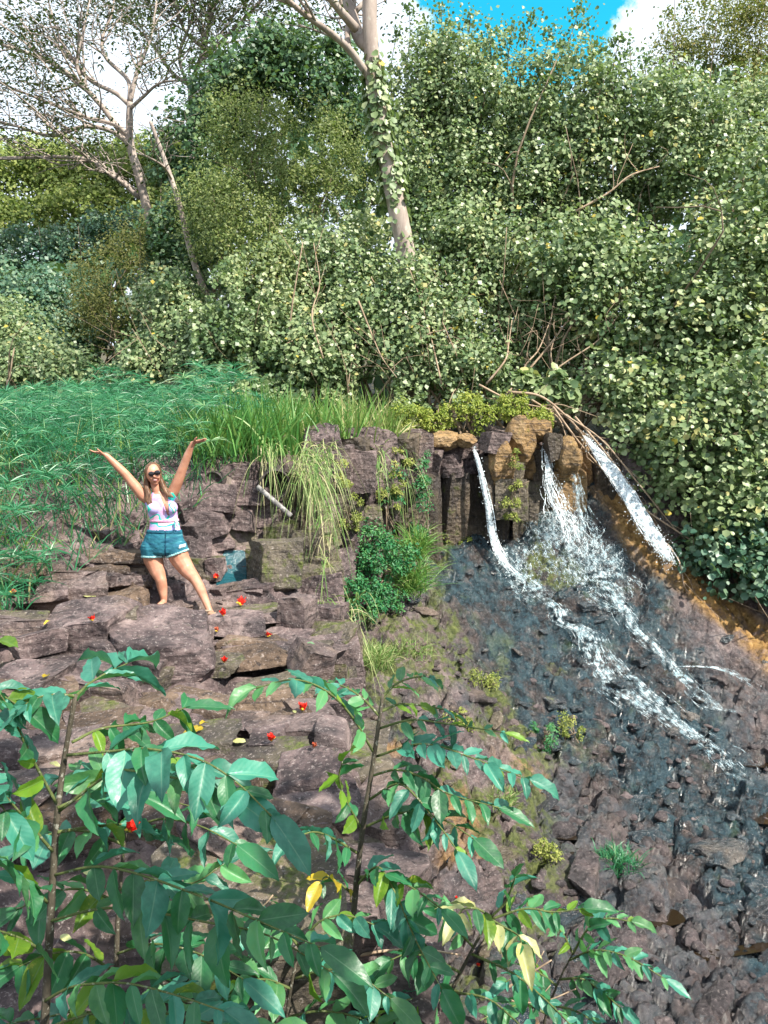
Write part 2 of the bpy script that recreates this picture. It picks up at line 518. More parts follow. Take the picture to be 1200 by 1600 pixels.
# ------------------------------------------------------------------ terrain (one height field to the horizon)
LOW = [P(*p) for p in [
    (640, 880, 12.6), (700, 850, 13.4), (760, 840, 13.5), (850, 800, 13.75), (900, 760, 13.95), (935, 725, 14.1),
    (650, 1000, 10.5), (600, 950, 10.8), (700, 930, 12.0), (800, 930, 12.4), (900, 930, 12.6), (1000, 930, 12.5), (1080, 935, 12.2),
    (1040, 872, 12.75), (985, 790, 13.4), (1200, 1010, 11.6), (1300, 1050, 11.4),
    (700, 1050, 10.3), (800, 1050, 11.0), (900, 1050, 11.4), (1000, 1050, 11.5), (1100, 1080, 11.2), (1200, 1100, 11.0),
    (700, 1150, 9.0), (800, 1150, 9.7), (900, 1150, 10.2), (1000, 1150, 10.5), (1100, 1170, 10.4), (1200, 1180, 10.3),
    (800, 1250, 8.6), (900, 1250, 9.2), (1000, 1250, 9.5), (1100, 1250, 9.6), (1200, 1250, 9.7),
    (750, 1350, 7.6), (900, 1350, 8.2), (1050, 1350, 8.4), (1200, 1350, 8.5),
    (750, 1480, 6.6), (900, 1480, 7.0), (1050, 1480, 7.1), (1200, 1480, 7.1),
    (900, 1600, 6.1), (1100, 1600, 6.2), (1250, 1600, 6.2)]]
LOW = np.array(LOW + [(2.0, 3.0, 0.2), (5.0, 3.5, 0.0), (0.6, 4.5, 0.7), (0.4, 2.0, 0.4), (9, 6, 0.2), (9, 11, 1.2), (12, 9, 0.8), (14, 3, 0.2), (3, -4, 0.2), (9, -4, 0.1)])
LEDGE = np.array([(-5, 7.5, 3.4), (-3.2, 6.3, 3.08), (-2.6, 6.9, 3.0), (-2.45, 7.9, 2.9), (-1.6, 8.5, 2.78), (-1.0, 8.8, 2.70), (-1.7, 9.5, 2.95),
                  (-0.8, 7.2, 2.58), (-2, 6.2, 2.62), (-1, 6, 2.52), (-3, 4.5, 2.8), (-1, 4, 2.5), (-1.5, 3, 2.45), (-3, 2.5, 2.8), (0, 3, 2.3), (-0.5, 2, 2.5),
                  (-8, 6, 3.6), (-9, 9, 3.9), (-5, 9.5, 3.75), (-3, 9, 3.2), (-5, 5, 3.2), (0, 0, 3.2), (-4, -3, 3.4), (-1.6, 10.4, 3.2)])
EX = np.array([-30, -12, -5, -3, -2.2, -1.6, -1.2, -0.85, -0.4, 0, 0.5, 1.0, 1.7, 2.6, 3.3, 3.8, 4.2, 4.7, 5.4, 6.1, 8, 12, 40])
EY = np.array([9.5, 10.5, 10.5, 10.4, 10.3, 10.5, 10.9, 11.2, 11.8, 12.4, 13.2, 13.8, 14.0, 14.1, 14.2, 14.3, 14.0, 14.1, 14.2, 14.2, 14.0, 14.0, 13])
EWX = np.array([-30, -4, -3, -2.2, -1.6, 3.6, 4.0, 4.4, 5.2, 8, 40])
EW = np.array([4.0, 3.2, 1.8, 0.7, 0.35, 0.3, 0.4, 0.9, 1.5, 2.2, 4])
LX_Y = np.array([-50, 1, 3, 4, 5, 6, 7, 8.5, 9, 10, 11.5, 60])
LX = np.array([0.6, 0.25, 0.02, -0.05, -0.2, -0.45, -0.58, -0.75, -0.8, -1.0, -0.9, -0.9])


def idw(X, Y, pts, p=3.2, soft=0.12):
    num = np.zeros(X.shape); den = np.zeros(X.shape)
    for x, y, z in pts:
        w = 1.0 / ((X - x) ** 2 + (Y - y) ** 2 + soft) ** (p / 2)
        num += w * z; den += w
    return num / den


def masks(X, Y):
    ye, ew = np.interp(X, EX, EY), np.interp(X, EWX, EW)
    wob = 0.25 * (fbm(X * 1.7, Y * 1.7, 0, 5, 3) - 0.5)
    up = sstep(0, 1, (Y - (ye - ew) + wob * (ew < 1.2)) / ew)
    lx = np.interp(Y, LX_Y, LX) + 0.35 * (fbm(X * 1.5, Y * 1.5, 0, 9, 3) - 0.5)
    led = 1 - sstep(0, 0.35, X - lx)
    return up, led, ye


def H(X, Y, detail=True):
    X, Y = np.broadcast_arrays(np.asarray(X, float), np.asarray(Y, float))
    up, led, ye = masks(X, Y)
    zl = idw(X, Y, LOW); zd = idw(X, Y, LEDGE)
    zu = 4.42 + 0.04 * np.clip(Y - ye, 0, 14) + 0.25 * sstep(4.5, 9, X) * np.clip(Y - ye, 0, 8) * 0.4
    zu = zu + 0.12 * np.clip(Y - 26, 0, 60)
    if detail:
        wx = X + 0.3 * fbm(X * 2, Y * 2, 0, 21, 3); wy = Y + 0.3 * fbm(X * 2, Y * 2, 0, 22, 3)
        c, s = math.cos(0.6), math.sin(0.6)
        rx, ry = wx * c + wy * s, -wx * s + wy * c
        f1, f2, i1 = cells(rx * 1.5, ry * 2.6, 1)
        e1 = 1 - sstep(0.0, 0.16, f2 - f1)
        g1, g2, i2 = cells(rx * 4.4 + 5, ry * 6.5, 2)
        e2 = 1 - sstep(0.0, 0.22, g2 - g1)
        # water-worn ridges running down the flow
        fa, fb = X * 0.62 - Y * 0.78, X * 0.78 + Y * 0.62
        rg = 1 - 2 * np.abs(fbm(fa * 1.1, fb * 3.6, 0, 101, 4) - 0.5)
        rg2 = 1 - 2 * np.abs(fbm(fa * 3.2, fb * 9.0, 0, 111, 3) - 0.5)
        ridge = 0.30 * (rg - 0.75) + 0.13 * (rg2 - 0.75)
        blk = 0.24 * (i1 - 0.5) - 0.10 * e1 + 0.10 * (i2 - 0.5) - 0.06 * e2 + 0.11 * (fbm(X * 8, Y * 8, 0, 31, 4) - 0.5)
        # ledge: layered, stepped slabs
        q = zd + 0.7 * (fbm(X * 0.8, Y * 1.4, 0, 41, 4) - 0.5)
        st = 0.19
        k = np.floor(q / st); fr = q / st - k
        zd = 0.25 * zd + 0.75 * (k + sstep(0.85, 1.0, fr)) * st + 0.40 * blk
        bed = 1 - sstep(0.3, 1.1, zl)
        joint = 0.20 * (i1 - 0.5) - 0.15 * e1 + 0.07 * (i2 - 0.5) - 0.08 * e2 + 0.06 * (fbm(X * 8, Y * 8, 0, 31, 4) - 0.5)
        zl = zl + (0.55 * joint + ridge) * (1 - 0.5 * sstep(3.0, 4.0, zl)) * (1 - bed) + bed * (1.0 * joint + 0.25 * ridge) + 0.16 * (fbm(X * 0.9, Y * 0.9, 0, 51, 3) - 0.5)
        zu = zu + 0.25 * (fbm(X * 0.7, Y * 0.7, 0, 61, 3) - 0.5) * (Y < 40)
    z = zl + (zd - zl) * led
    return z + (zu - z) * up


def grade(lo, hi, step, out_lo, out_hi, g=1.28):
    a = list(np.arange(lo, hi + 1e-6, step))
    s, x = step, hi
    while x < out_hi:
        s *= g; x += s; a.append(x)
    s, x, b = step, lo, []
    while x > out_lo:
        s *= g; x -= s; b.append(x)
    return np.array(b[::-1] + a)


gx = grade(-5.2, 6.6, 0.034, -420, 420)
gy = grade(2.4, 14.6, 0.034, -60, 700)
GX, GY = np.meshgrid(gx, gy)
GZ = H(GX, GY)
GS = H(GX, GY, False)


def lookup(G, x, y):
    i = np.clip(np.searchsorted(gx, x) - 1, 0, len(gx) - 2); j = np.clip(np.searchsorted(gy, y) - 1, 0, len(gy) - 2)
    fx = np.clip((x - gx[i]) / (gx[i + 1] - gx[i]), 0, 1); fy = np.clip((y - gy[j]) / (gy[j + 1] - gy[j]), 0, 1)
    return (G[j, i] * (1 - fx) + G[j, i + 1] * fx) * (1 - fy) + (G[j + 1, i] * (1 - fx) + G[j + 1, i + 1] * fx) * fy


def hit(px, py, y0=1.5, y1=30.0, detail=True):
    """where the line of sight through a pixel meets the ground"""
    d = ray(px, py)
    t = np.arange(y0, y1, 0.02)
    b = np.nonzero(CAM[2] + d[2] * t <= lookup(GZ if detail else GS, d[0] * t, t))[0]
    return CAM + d * (t[b[0]] if len(b) else y1)


pxx, pyy = proj(np.stack([GX, GY, GZ], -1))
up, led, ye = masks(GX, GY)
wn_ = fbm(GX * 0.8, GY * 0.8, 0, 71, 3) - 0.5
front = (GY > 2) & (GY < 16)
low = (1 - up) * (1 - led) * front
# wet rock: the fan under the falls and the stream's course down to the right
fan_axis = np.interp(pyy, [680, 800, 900, 1000, 1100, 1250, 1400, 1700], [840, 860, 850, 900, 960, 1100, 1200, 1300])
fan_half = np.interp(pyy, [680, 800, 900, 1000, 1100, 1250, 1400, 1700], [150, 170, 190, 190, 190, 170, 120, 100])
wet = low * (1 - sstep(0.75, 1.25, np.abs(pxx - fan_axis) / fan_half + 0.8 * wn_))
wet = np.maximum(wet, low * (0.25 + 0.40 * sstep(-.12, .15, wn_)))
ra = np.interp(pyy, [690, 780, 870, 930, 1000, 1080], [900, 960, 1030, 1100, 1190, 1260])
rust = front * (1 - sstep(14, 46, np.abs(pxx - ra) + 50 * wn_)) * (pyy > 760) * (pyy < 1080)
rust = np.maximum(rust, low * sstep(0.05, 0.16, fbm(GX * 1.1, GY * 1.1, 0, 81, 3) - 0.52) * (pxx < 860) * (pyy > 1160) * 0.7)
moss = low * sstep(0.02, 0.14, fbm(GX * 1.3 + 4, GY * 1.3, 0, 91, 3) - 0.5) * (1 - sstep(820, 960, pxx + 160 * wn_)) + 0.5 * led * front * sstep(0.06, 0.2, fbm(GX * 1.1, GY, 0, 95, 3) - 0.5)
soil = np.clip(up * (GY > ye + 0.35) + (GY > 16) + sstep(-3.6, -5.4, GX) * (GY > 7.6) + sstep(6.6, 8.5, GX) + (GY < 1.5), 0, 1)
wet = wet * (1 - np.clip(rust, 0, 1) * 0.6)
ny, nx = GX.shape
ii = (np.arange(ny - 1)[:, None] * nx + np.arange(nx - 1)[None, :])
quads = np.stack([ii, ii + 1, ii + nx + 1, ii + nx], -1).reshape(-1, 4)
ground = obj_np('rocky_ground', np.stack([GX, GY, GZ], -1), quads, mat=M['ground'],
                attrs=dict(wet=np.clip(wet, 0, 1), rust=np.clip(rust, 0, 1), moss=np.clip(moss, 0, 1), soil=soil))
tag(ground, kind='structure')
del quads

# ------------------------------------------------------------------ rocks
_ico = {}


def ico(sub):
    if sub not in _ico:
        bm = bmesh.new()
        bmesh.ops.create_icosphere(bm, subdivisions=sub, radius=1.0)
        v = np.array([x.co[:] for x in bm.verts]); t = np.array([[q.index for q in f.verts] for f in bm.faces])
        bm.free(); _ico[sub] = (v, t)
    return _ico[sub]


def rock_mesh(name, seed, boxy=True, sub=4, mat=None, rough=0.055):
    r = np.random.default_rng(seed)
    v, t = ico(sub)
    v = v.copy()
    pl = []
    if boxy:
        for a in range(3):
            for s in (-1, 1):
                n = np.zeros(3); n[a] = s
                n = unit(n + r.normal(size=3) * 0.13)
                pl.append((n, r.uniform(0.5, 0.62)))
        for _ in range(6):
            pl.append((unit(r.normal(size=3)), r.uniform(0.74, 0.86)))
    else:
        for _ in range(15):
            pl.append((unit(r.normal(size=3)), r.uniform(0.66, 0.92)))
    for n, d in pl:
        k = v @ n - d
        v = v - np.outer(np.clip(k, 0, None), n)
    v = v - (v.max(0) + v.min(0)) / 2
    v = v / (v.max(0) - v.min(0))
    o = seed * 3.7
    a = fbm(v[:, 0] * 3 + o, v[:, 1] * 3, v[:, 2] * 3, seed, 4) - 0.5
    b = np.abs(fbm(v[:, 0] * 6 + o, v[:, 1] * 6, v[:, 2] * 9, seed + 5, 3) - 0.5)
    v = v + unit(v) * (a * rough * 2.2 - b * rough * 1.6)[:, None]
    m = mesh_np(name, v, tris=t, mat=mat)
    m.set_sharp_from_angle(angle=math.radians(32))
    return m


BLOCKS = {k: [rock_mesh('rock', 100 + i + 40 * j, True, 4, M[k]) for i in range(5)] for j, k in enumerate(['rock', 'rock_moss', 'rock_pink', 'rock_orange', 'rock_wet_sky', 'rock_dark', 'rock_brown'])}
STONES = {k: [rock_mesh('rock', 300 + i + 40 * j, i < 3, 3, M[k], 0.10) for i in range(6)] for j, k in enumerate(['rock', 'rock_bed', 'rock_wet_sky', 'rock_pink', 'rock_moss'])}


def rock(mesh, loc, size, rot=(0, 0, 0), parent=ground, name='rock'):
    o = bpy.data.objects.new(name, mesh)
    o.location = loc; o.scale = size; o.rotation_euler = rot
    return link(o, parent)


rr = random.Random(5)
OCHRE = [rock_mesh('rock', 700 + i, False, 4, M['rock_orange'], 0.09) for i in range(5)]


cliff = tag(empty('cliff', (1.5, 13.6, 2.6)), kind='structure')
CL = np.array([1.5, 13.6, 2.6])


PAR = [cliff]


def rock_on(parent, mesh, loc, size, rot):
    return rock(mesh, np.array(loc) - (CL if parent is cliff else 0), size, rot, parent)


def column(x, y, ztop, zbot, w, d, kinds, lean=0.0):
    """a basalt column: blocks one on another from zbot up to ztop"""
    z = zbot
    while z < ztop - 0.05:
        h = min(rr.uniform(0.9, 1.9), ztop - z)
        if 0 < ztop - z - h < 0.3: h = ztop - z - rr.uniform(0.3, 0.45)
        h = max(h, 0.2)
        top = z + h > ztop - 0.3
        k = kinds[1] if top else kinds[0]
        rock_on(PAR[0], rr.choice(BLOCKS[k]), (x + rr.uniform(-.03, .03), y + rr.uniform(-.06, .06) - lean * (1 - (z - zbot) / 3), z + h / 2),
             (w * rr.uniform(1.0, 1.35), d * rr.uniform(0.8, 1.25), h * 1.15), (rr.uniform(-.09, .09), rr.uniform(-.09, .09), rr.uniform(-.5, .5)))
        z += h


# the wall from the drain pipe round to the lip of the falls: broken blocks at left, columns at right
for _ in range(46):
    x = rr.uniform(-1.15, 0.55); w = rr.uniform(0.35, 0.8); h = rr.uniform(0.35, 0.95)
    z = rr.uniform(2.3, 4.35)
    ye_ = float(np.interp(x, EX, EY)) - 0.28 - 0.10 * (4.4 - z)
    k = rr.choice(['rock', 'rock', 'rock_dark', 'rock_moss'] if z < 3.7 else ['rock_pink', 'rock', 'rock_dark', 'rock_pink'])
    rock_on(PAR[0], rr.choice(BLOCKS[k]), (x, ye_ + rr.uniform(-.05, .12), z), (w, rr.uniform(0.4, 0.6), h), (rr.uniform(-.25, .25), rr.uniform(-.3, .3), rr.uniform(-.6, .3)))
x = 0.45
while x < 3.95:
    w = rr.uniform(0.24, 0.52)
    ye_ = float(np.interp(x + w / 2, EX, EY))
    front_y = ye_ - 0.33
    zb = float(H(x + w / 2, front_y - 0.25, False)) - 0.25
    zt = 4.42 + rr.uniform(-.3, .08)
    if x < 1.5: kinds = (rr.choice(['rock_dark', 'rock_dark', 'rock_moss']), rr.choice(['rock_pink', 'rock', 'rock_dark']))
    elif x < 1.95: kinds = ('rock_dark', 'rock_dark')
    elif x < 2.6: kinds = (rr.choice(['rock_moss', 'rock_dark', 'rock_dark']), rr.choice(['rock_orange', 'rock_orange', 'rock_pink']))
    elif x < 3.0: kinds = ('rock_wet_sky', 'rock_dark')
    elif x < 3.5: kinds = (rr.choice(['rock_orange', 'rock_wet_sky']), 'rock_orange')
    else: kinds = ('rock_wet_sky', 'rock_dark')
    if 1.52 < x + w / 2 < 1.78 or 2.75 < x + w / 2 < 3.0: zt -= 0.15      # notches where the water spills over
    column(x + w / 2, front_y + rr.uniform(-.02, .22), zt, zb, w, rr.uniform(0.5, 0.7), kinds)
    # a loose capstone on top
    rock_on(PAR[0], rr.choice(BLOCKS[kinds[1]] if kinds[1] in ('rock_orange', 'rock_pink') else BLOCKS['rock_pink']), (x + w / 2 + rr.uniform(-.08, .08), front_y + 0.25, zt + 0.07), (w * rr.uniform(.8, 1.5), 0.5, rr.uniform(.14, .3)), (rr.uniform(-.15, .15), rr.uniform(-.2, .2), rr.uniform(-.5, .5)))
    x += w * 0.93
PAR[0] = ground
# the ledge's own broken edge, facing the pool
y = 2.6
while y < 10.6:
    w = rr.uniform(0.34, 0.6)
    lx = float(np.interp(y, LX_Y, LX))
    zt = float(H(lx - 0.5, y, False)) + rr.uniform(-.06, .04)
    zb = float(H(lx + 0.75, y, False)) - 0.2
    column(lx + rr.uniform(0.0, 0.12), y, zt, zb, rr.uniform(0.5, 0.65), w, ('rock', rr.choice(['rock', 'rock_pink', 'rock_moss'])))
    y += w * 0.9
PAR[0] = cliff
for px, py, wpx, hpx, yy, k in [(812, 690, 44, 80, 13.45, 'rock_orange'), (783, 725, 40, 74, 13.3, 'rock_orange'), (775, 690, 40, 30, 13.3, 'rock_pink'), (888, 712, 36, 60, 13.4, 'rock_orange'), (840, 672, 40, 36, 13.7, 'rock_orange'), (800, 745, 30, 60, 13.35, 'rock_moss'), (768, 760, 30, 90, 13.4, 'rock_dark'), (865, 700, 30, 40, 13.5, 'rock_dark'),
                                (692, 690, 46, 30, 13.3, 'rock_orange'), (655, 700, 34, 56, 13.0, 'rock_pink'), (728, 688, 30, 22, 13.3, 'rock_orange'), (625, 705, 40, 40, 12.6, 'rock_pink'), (566, 735, 44, 66, 11.1, 'rock_pink'), (548, 705, 60, 40, 11.2, 'rock_dark'), (800, 780, 50, 60, 13.25, 'rock_moss')]:
    s = yy / F
    rock_on(PAR[0], rr.choice(OCHRE if k == 'rock_orange' else BLOCKS[k]), P(px, py, yy), (wpx * s * 1.15, rr.uniform(0.4, 0.6), hpx * s * 1.15), (rr.uniform(-.12, .12), rr.uniform(-.15, .15), rr.uniform(-.4, .4)))
# stones of the river bed and of the fan under the falls
taken = []
cand = RNG.uniform(size=(9000, 2))
nst = 0
for u, v_ in cand:
    px, py = 620 + u * 640, 860 + v_ * 760
    Y = None
    if py > 1000 or 0.25 * (px - 620) + 880 < py:
        if nst >= 110: break
        p = hit(px, py, 5.0, 16, False)
        if p[1] > 13.2 or float(masks(p[0], p[1])[1]) > 0.05 or float(masks(p[0], p[1])[0]) > 0.05: continue
        s = rr.uniform(0.10, 0.32) * (1.25 if py > 1250 else 0.85)
        if any((p[0] - a) ** 2 + (p[1] - b) ** 2 < (0.40 * (s + c)) ** 2 for a, b, c in taken[-400:]): continue
        taken.append((p[0], p[1], s))
        ax = np.interp(py, [680, 900, 1000, 1100, 1250, 1400, 1700], [840, 850, 900, 960, 1100, 1200, 1300])
        k = 'rock_wet_sky' if abs(px - ax) < 150 and py < 1330 else rr.choice(['rock_bed', 'rock_bed', 'rock_wet_sky', 'rock_wet_sky'] if px > 850 else ['rock_bed', 'rock_wet_sky', 'rock_wet_sky', 'rock_moss'])
        z = float(H(p[0], p[1]))
        rock(rr.choice(STONES[k]), (p[0], p[1], z - s * 0.06), (s * rr.uniform(1.2, 2.2), s * rr.uniform(0.9, 1.3), s * rr.uniform(0.4, 0.7)),
             (rr.uniform(-.3, .3), rr.uniform(-.3, .3), 0.6 + rr.uniform(-.6, .6)))
        nst += 1
# smaller broken stone between them, past counting
def gravel(name, n, region, size, mats, seed, keep):
    r = np.random.default_rng(seed)
    v0, t0 = ico(2)
    var = []
    for k in range(12):
        v = v0.copy()
        for _ in range(11):
            nn = unit(r.normal(size=3)); d = r.uniform(0.5, 0.85)
            v = v - np.outer(np.clip(v @ nn - d, 0, None), nn)
        var.append(v)
    x, y = r.uniform(*region[0], n), r.uniform(*region[1], n)
    z = lookup(GZ, x, y)
    k = keep(x, y, z); x, y, z = x[k], y[k], z[k]
    vs = []
    for a, b, c in zip(x, y, z):
        s = size * r.uniform(0.35, 1.0) ** 1.3
        an = r.uniform(0, 6.28); ca, sa = math.cos(an), math.sin(an)
        v = var[r.integers(0, 12)] * np.array([s * r.uniform(.8, 1.5), s, s * r.uniform(.4, .8)])
        vs.append(np.stack([v[:, 0] * ca - v[:, 1] * sa + a, v[:, 0] * sa + v[:, 1] * ca + b, v[:, 2] + v[:, 0] * r.uniform(-.3, .3) + c], 1))
    m = len(vs)
    t = (t0[None] + (np.arange(m) * len(v0))[:, None, None]).reshape(-1, 3)
    o = obj_np(name, np.concatenate(vs), tris=t, mat=M[mats], parent=ground, smooth=False)
    o['kind'] = 'stuff'


def fan_keep(x, y, z):
    u_, l_, _ = masks(x, y)
    return (u_ < .05) & (l_ < .05)


gravel('broken_stone', 350, ((-0.2, 6.5), (5.6, 13.0)), 0.11, 'rock_wet_sky', 5, lambda x, y, z: fan_keep(x, y, z) & (np.abs(x - np.interp(y, [5.6, 8, 10, 12, 13.5], [6, 4.6, 3.6, 2.6, 2.3])) < 1.6))
gravel('river_gravel', 450, ((-0.2, 6.5), (5.4, 11.0)), 0.10, 'rock_bed', 6, fan_keep)
gravel('ledge_rubble', 700, ((-4.6, -0.7), (4.0, 9.8)), 0.055, 'rock', 7, lambda x, y, z: masks(x, y)[1] > .9)
# rubble on the ledge behind and beside the woman
for px, py, wpx, hpx, k in [(160, 838, 40, 22, 'rock_pink'), (195, 842, 34, 20, 'rock'), (185, 862, 46, 22, 'rock'), (225, 868, 36, 24, 'rock'), (150, 862, 44, 22, 'rock_pink'),
                            (205, 812, 30, 26, 'rock'), (110, 872, 50, 20, 'rock'), (75, 890, 40, 18, 'rock'), (330, 818, 46, 40, 'rock'), (372, 815, 44, 34, 'rock_pink'),
                            (335, 780, 60, 40, 'rock'), (385, 772, 56, 36, 'rock'), (365, 740, 70, 34, 'rock'), (405, 800, 40, 40, 'rock_pink'), (300, 858, 44, 34, 'rock'), (316, 886, 50, 26, 'rock_moss'),
                            (300, 832, 40, 30, 'rock'), (285, 795, 30, 30, 'rock'), (345, 848, 36, 18, 'rock'), (440, 845, 40, 50, 'rock_moss'), (470, 800, 50, 60, 'rock'), (480, 860, 44, 60, 'rock_moss'),
                            (130, 905, 60, 18, 'rock'), (190, 905, 70, 18, 'rock_pink'), (60, 930, 70, 24, 'rock'), (30, 985, 80, 26, 'rock_pink'), (110, 1000, 70, 24, 'rock'),
                            (430, 1090, 70, 20, 'rock'), (480, 1120, 60, 26, 'rock_pink'), (380, 1140, 70, 18, 'rock'), (520, 1160, 50, 40, 'rock'), (450, 1170, 60, 20, 'rock'), (330, 1150, 60, 18, 'rock_pink'),
                            (30, 1060, 60, 22, 'rock'), (230, 1120, 60, 20, 'rock'), (345, 928, 34, 18, 'rock'), (386, 926, 36, 16, 'rock_pink'), (334, 890, 22, 30, 'rock'), (400, 880, 24, 40, 'rock_moss'), (235, 962, 60, 16, 'rock')]:
    p = hit(px, py + hpx * 0.3, 3.0, 14, False)
    s = p[1] / F
    rock(rr.choice(BLOCKS[k]), (p[0], p[1] + 0.1, p[2] + 0.3 * hpx * s), (wpx * s * 1.25, rr.uniform(0.3, 0.5), hpx * s * 1.25), (rr.uniform(-.1, .1), rr.uniform(-.12, .12), rr.uniform(-.4, .4)))


# long fractured slabs that make up the ledge
rs = random.Random(17)
for i in range(84):
    py = rs.uniform(868, 1330); px = rs.uniform(-30, 60 + 440 * min(1, (py - 820) / 120))
    if 205 < px < 360 and py < 985: continue
    p = hit(px, py, 2.5, 12, False)
    if float(masks(p[0], p[1])[1]) < .9 or float(masks(p[0], p[1])[0]) > .3: continue
    w, h = rs.uniform(0.35, 1.1) * (0.6 + 0.05 * p[1]), rs.uniform(0.12, 0.28)
    k = rs.choice(['rock', 'rock', 'rock_pink', 'rock_moss', 'rock_brown', 'rock_brown'])
    rock(rs.choice(BLOCKS[k]), (p[0], p[1] + 0.1, lookup(GS, p[0], p[1]) + h * rs.uniform(-.05, .3)), (w, rs.uniform(0.3, 0.6), h), (rs.uniform(-.08, .16), rs.uniform(-.16, .16), rs.uniform(-.5, .5)))


def boulder(px, py, Y, wpx, hpx, depth, mat, seed, label, rot=(0, 0, 0), boxy=True):
    if Y is None: Y = hit(px, py + hpx * 0.42, 3, 14)[1] + 0.22 * depth
    p = P(px, py, Y); s = Y / F
    m = rock_mesh('boulder', seed, boxy, 5 if seed in (501, 503, 510) else 4, M[mat], 0.06)
    o = rock(m, p, (wpx * s * 1.05, depth, hpx * s * 1.05), rot, None, 'boulder')
    return tag(o, label, 'boulder', 'boulders on the rock ledge')


boulder(262, 1020, None, 160, 104, 0.9, 'rock', 501, 'biggest rounded grey boulder on the ledge, just below the woman', (0.12, 0.05, 0.2))
boulder(150, 985, None, 130, 70, 0.7, 'rock', 502, 'low mauve boulder left of the biggest one, below a red blossom', (0.1, -0.1, 0.1))
boulder(390, 975, None, 108, 58, 0.6, 'rock_moss', 503, 'squared pale-faced rock block beside the woman’s outstretched foot', (0, 0.06, 0.1))
boulder(465, 965, None, 54, 84, 0.5, 'rock_pink', 504, 'upright squared block at the ledge corner by the hanging grass', (0.03, 0.02, -0.3))
boulder(405, 1028, None, 150, 48, 0.6, 'rock', 505, 'flat layered slab with red petals, below the squared block', (0.05, 0.05, 0.1))
boulder(488, 1035, None, 62, 56, 0.45, 'rock_pink', 506, 'pale wedge rock at the edge of the ledge under grass tips', (0.1, 0.4, 0.4))
boulder(80, 925, None, 190, 50, 0.7, 'rock_pink', 507, 'long low rock shelf at the foot of the sedge slope', (0.1, -0.05, 0.1))
boulder(432, 890, 9.3, 84, 92, 0.55, 'rock_moss', 508, 'dark mossy cube of rock right of the small blue pool', (0, 0, 0.25))
boulder(350, 1290, 3.7, 150, 95, 0.6, 'rock', 509, 'grey rock dome showing between the nearest leaves', (0.15, 0, 0.3), False)
boulder(380, 1490, 3.25, 330, 290, 0.9, 'rock_moss', 510, 'large weathered rock face behind the foreground leaves at the bottom', (0.2, 0.1, 0.2))
boulder(555, 1500, 3.5, 130, 270, 0.6, 'rock_pink', 511, 'brown upright rock pillar behind the right sapling’s stem', (0.03, 0.02, 0.1))

# ------------------------------------------------------------------ pipes in the bank
def drain_pipe(px, py, Y, r, label, yaw):
    p = P(px, py, Y)
    e = empty('drain_pipe', p); e.rotation_euler = (0.12, 0, yaw)
    tag(e, label, 'pipe', 'pipes in the bank')
    n = 28
    a = np.arange(n) / n * 2 * math.pi
    prof = [(r, 0.55), (r, 0.0), (r * 0.98, -0.01), (r * 0.9, -0.01), (r * 0.88, 0.0), (r * 0.88, 0.55)]
    v = np.array([[rad * math.cos(t), yy, rad * math.sin(t)] for rad, yy in prof for t in a])
    q = [[k * n + i, k * n + (i + 1) % n, (k + 1) * n + (i + 1) % n, (k + 1) * n + i] for k in range(len(prof) - 1) for i in range(n)]
    obj_np('pipe_wall', v, q, mat=M['pipe'], parent=e)
    ring = np.array([[r * 0.9 * math.cos(t), 0.5, r * 0.9 * math.sin(t)] for t in a] + [[0, 0.5, 0]])
    obj_np('pipe_end', ring, tris=[[i, (i + 1) % n, n] for i in range(n)], mat=M['pipe'], parent=e)


M['pipe'] = plain('rusted_pipe', (0.05, 0.042, 0.04), 0.6, 0.4, 0.5)
M['pole'] = plain('pale_metal', (0.22, 0.21, 0.20), 0.6, 0.4, 0.5)
drain_pipe(430, 757, 10.1, 0.20, 'dark round drain pipe opening in the rock bank below the grass', 0.25)
drain_pipe(334, 752, 10.1, 0.13, 'half hidden dark pipe mouth beside the woman’s raised left hand', -0.2)
a_, b_ = P(402, 760, 9.95), P(455, 806, 9.7)
d_ = unit(b_ - a_); s_ = unit(np.cross(d_, [0, -1, 0.3])) * 0.03; t_ = unit(np.cross(d_, s_)) * 0.012
v = [p + i * s_ + j * t_ for p in (a_, b_) for i, j in ((-1, -1), (1, -1), (1, 1), (-1, 1))]
pole = obj_np('metal_bar', v, [[0, 1, 5, 4], [1, 2, 6, 5], [2, 3, 7, 6], [3, 0, 4, 7], [3, 2, 1, 0], [4, 5, 6, 7]], mat=M['pole'], smooth=False)
tag(pole, 'pale flat metal bar leaning below the drain pipe', 'bar')

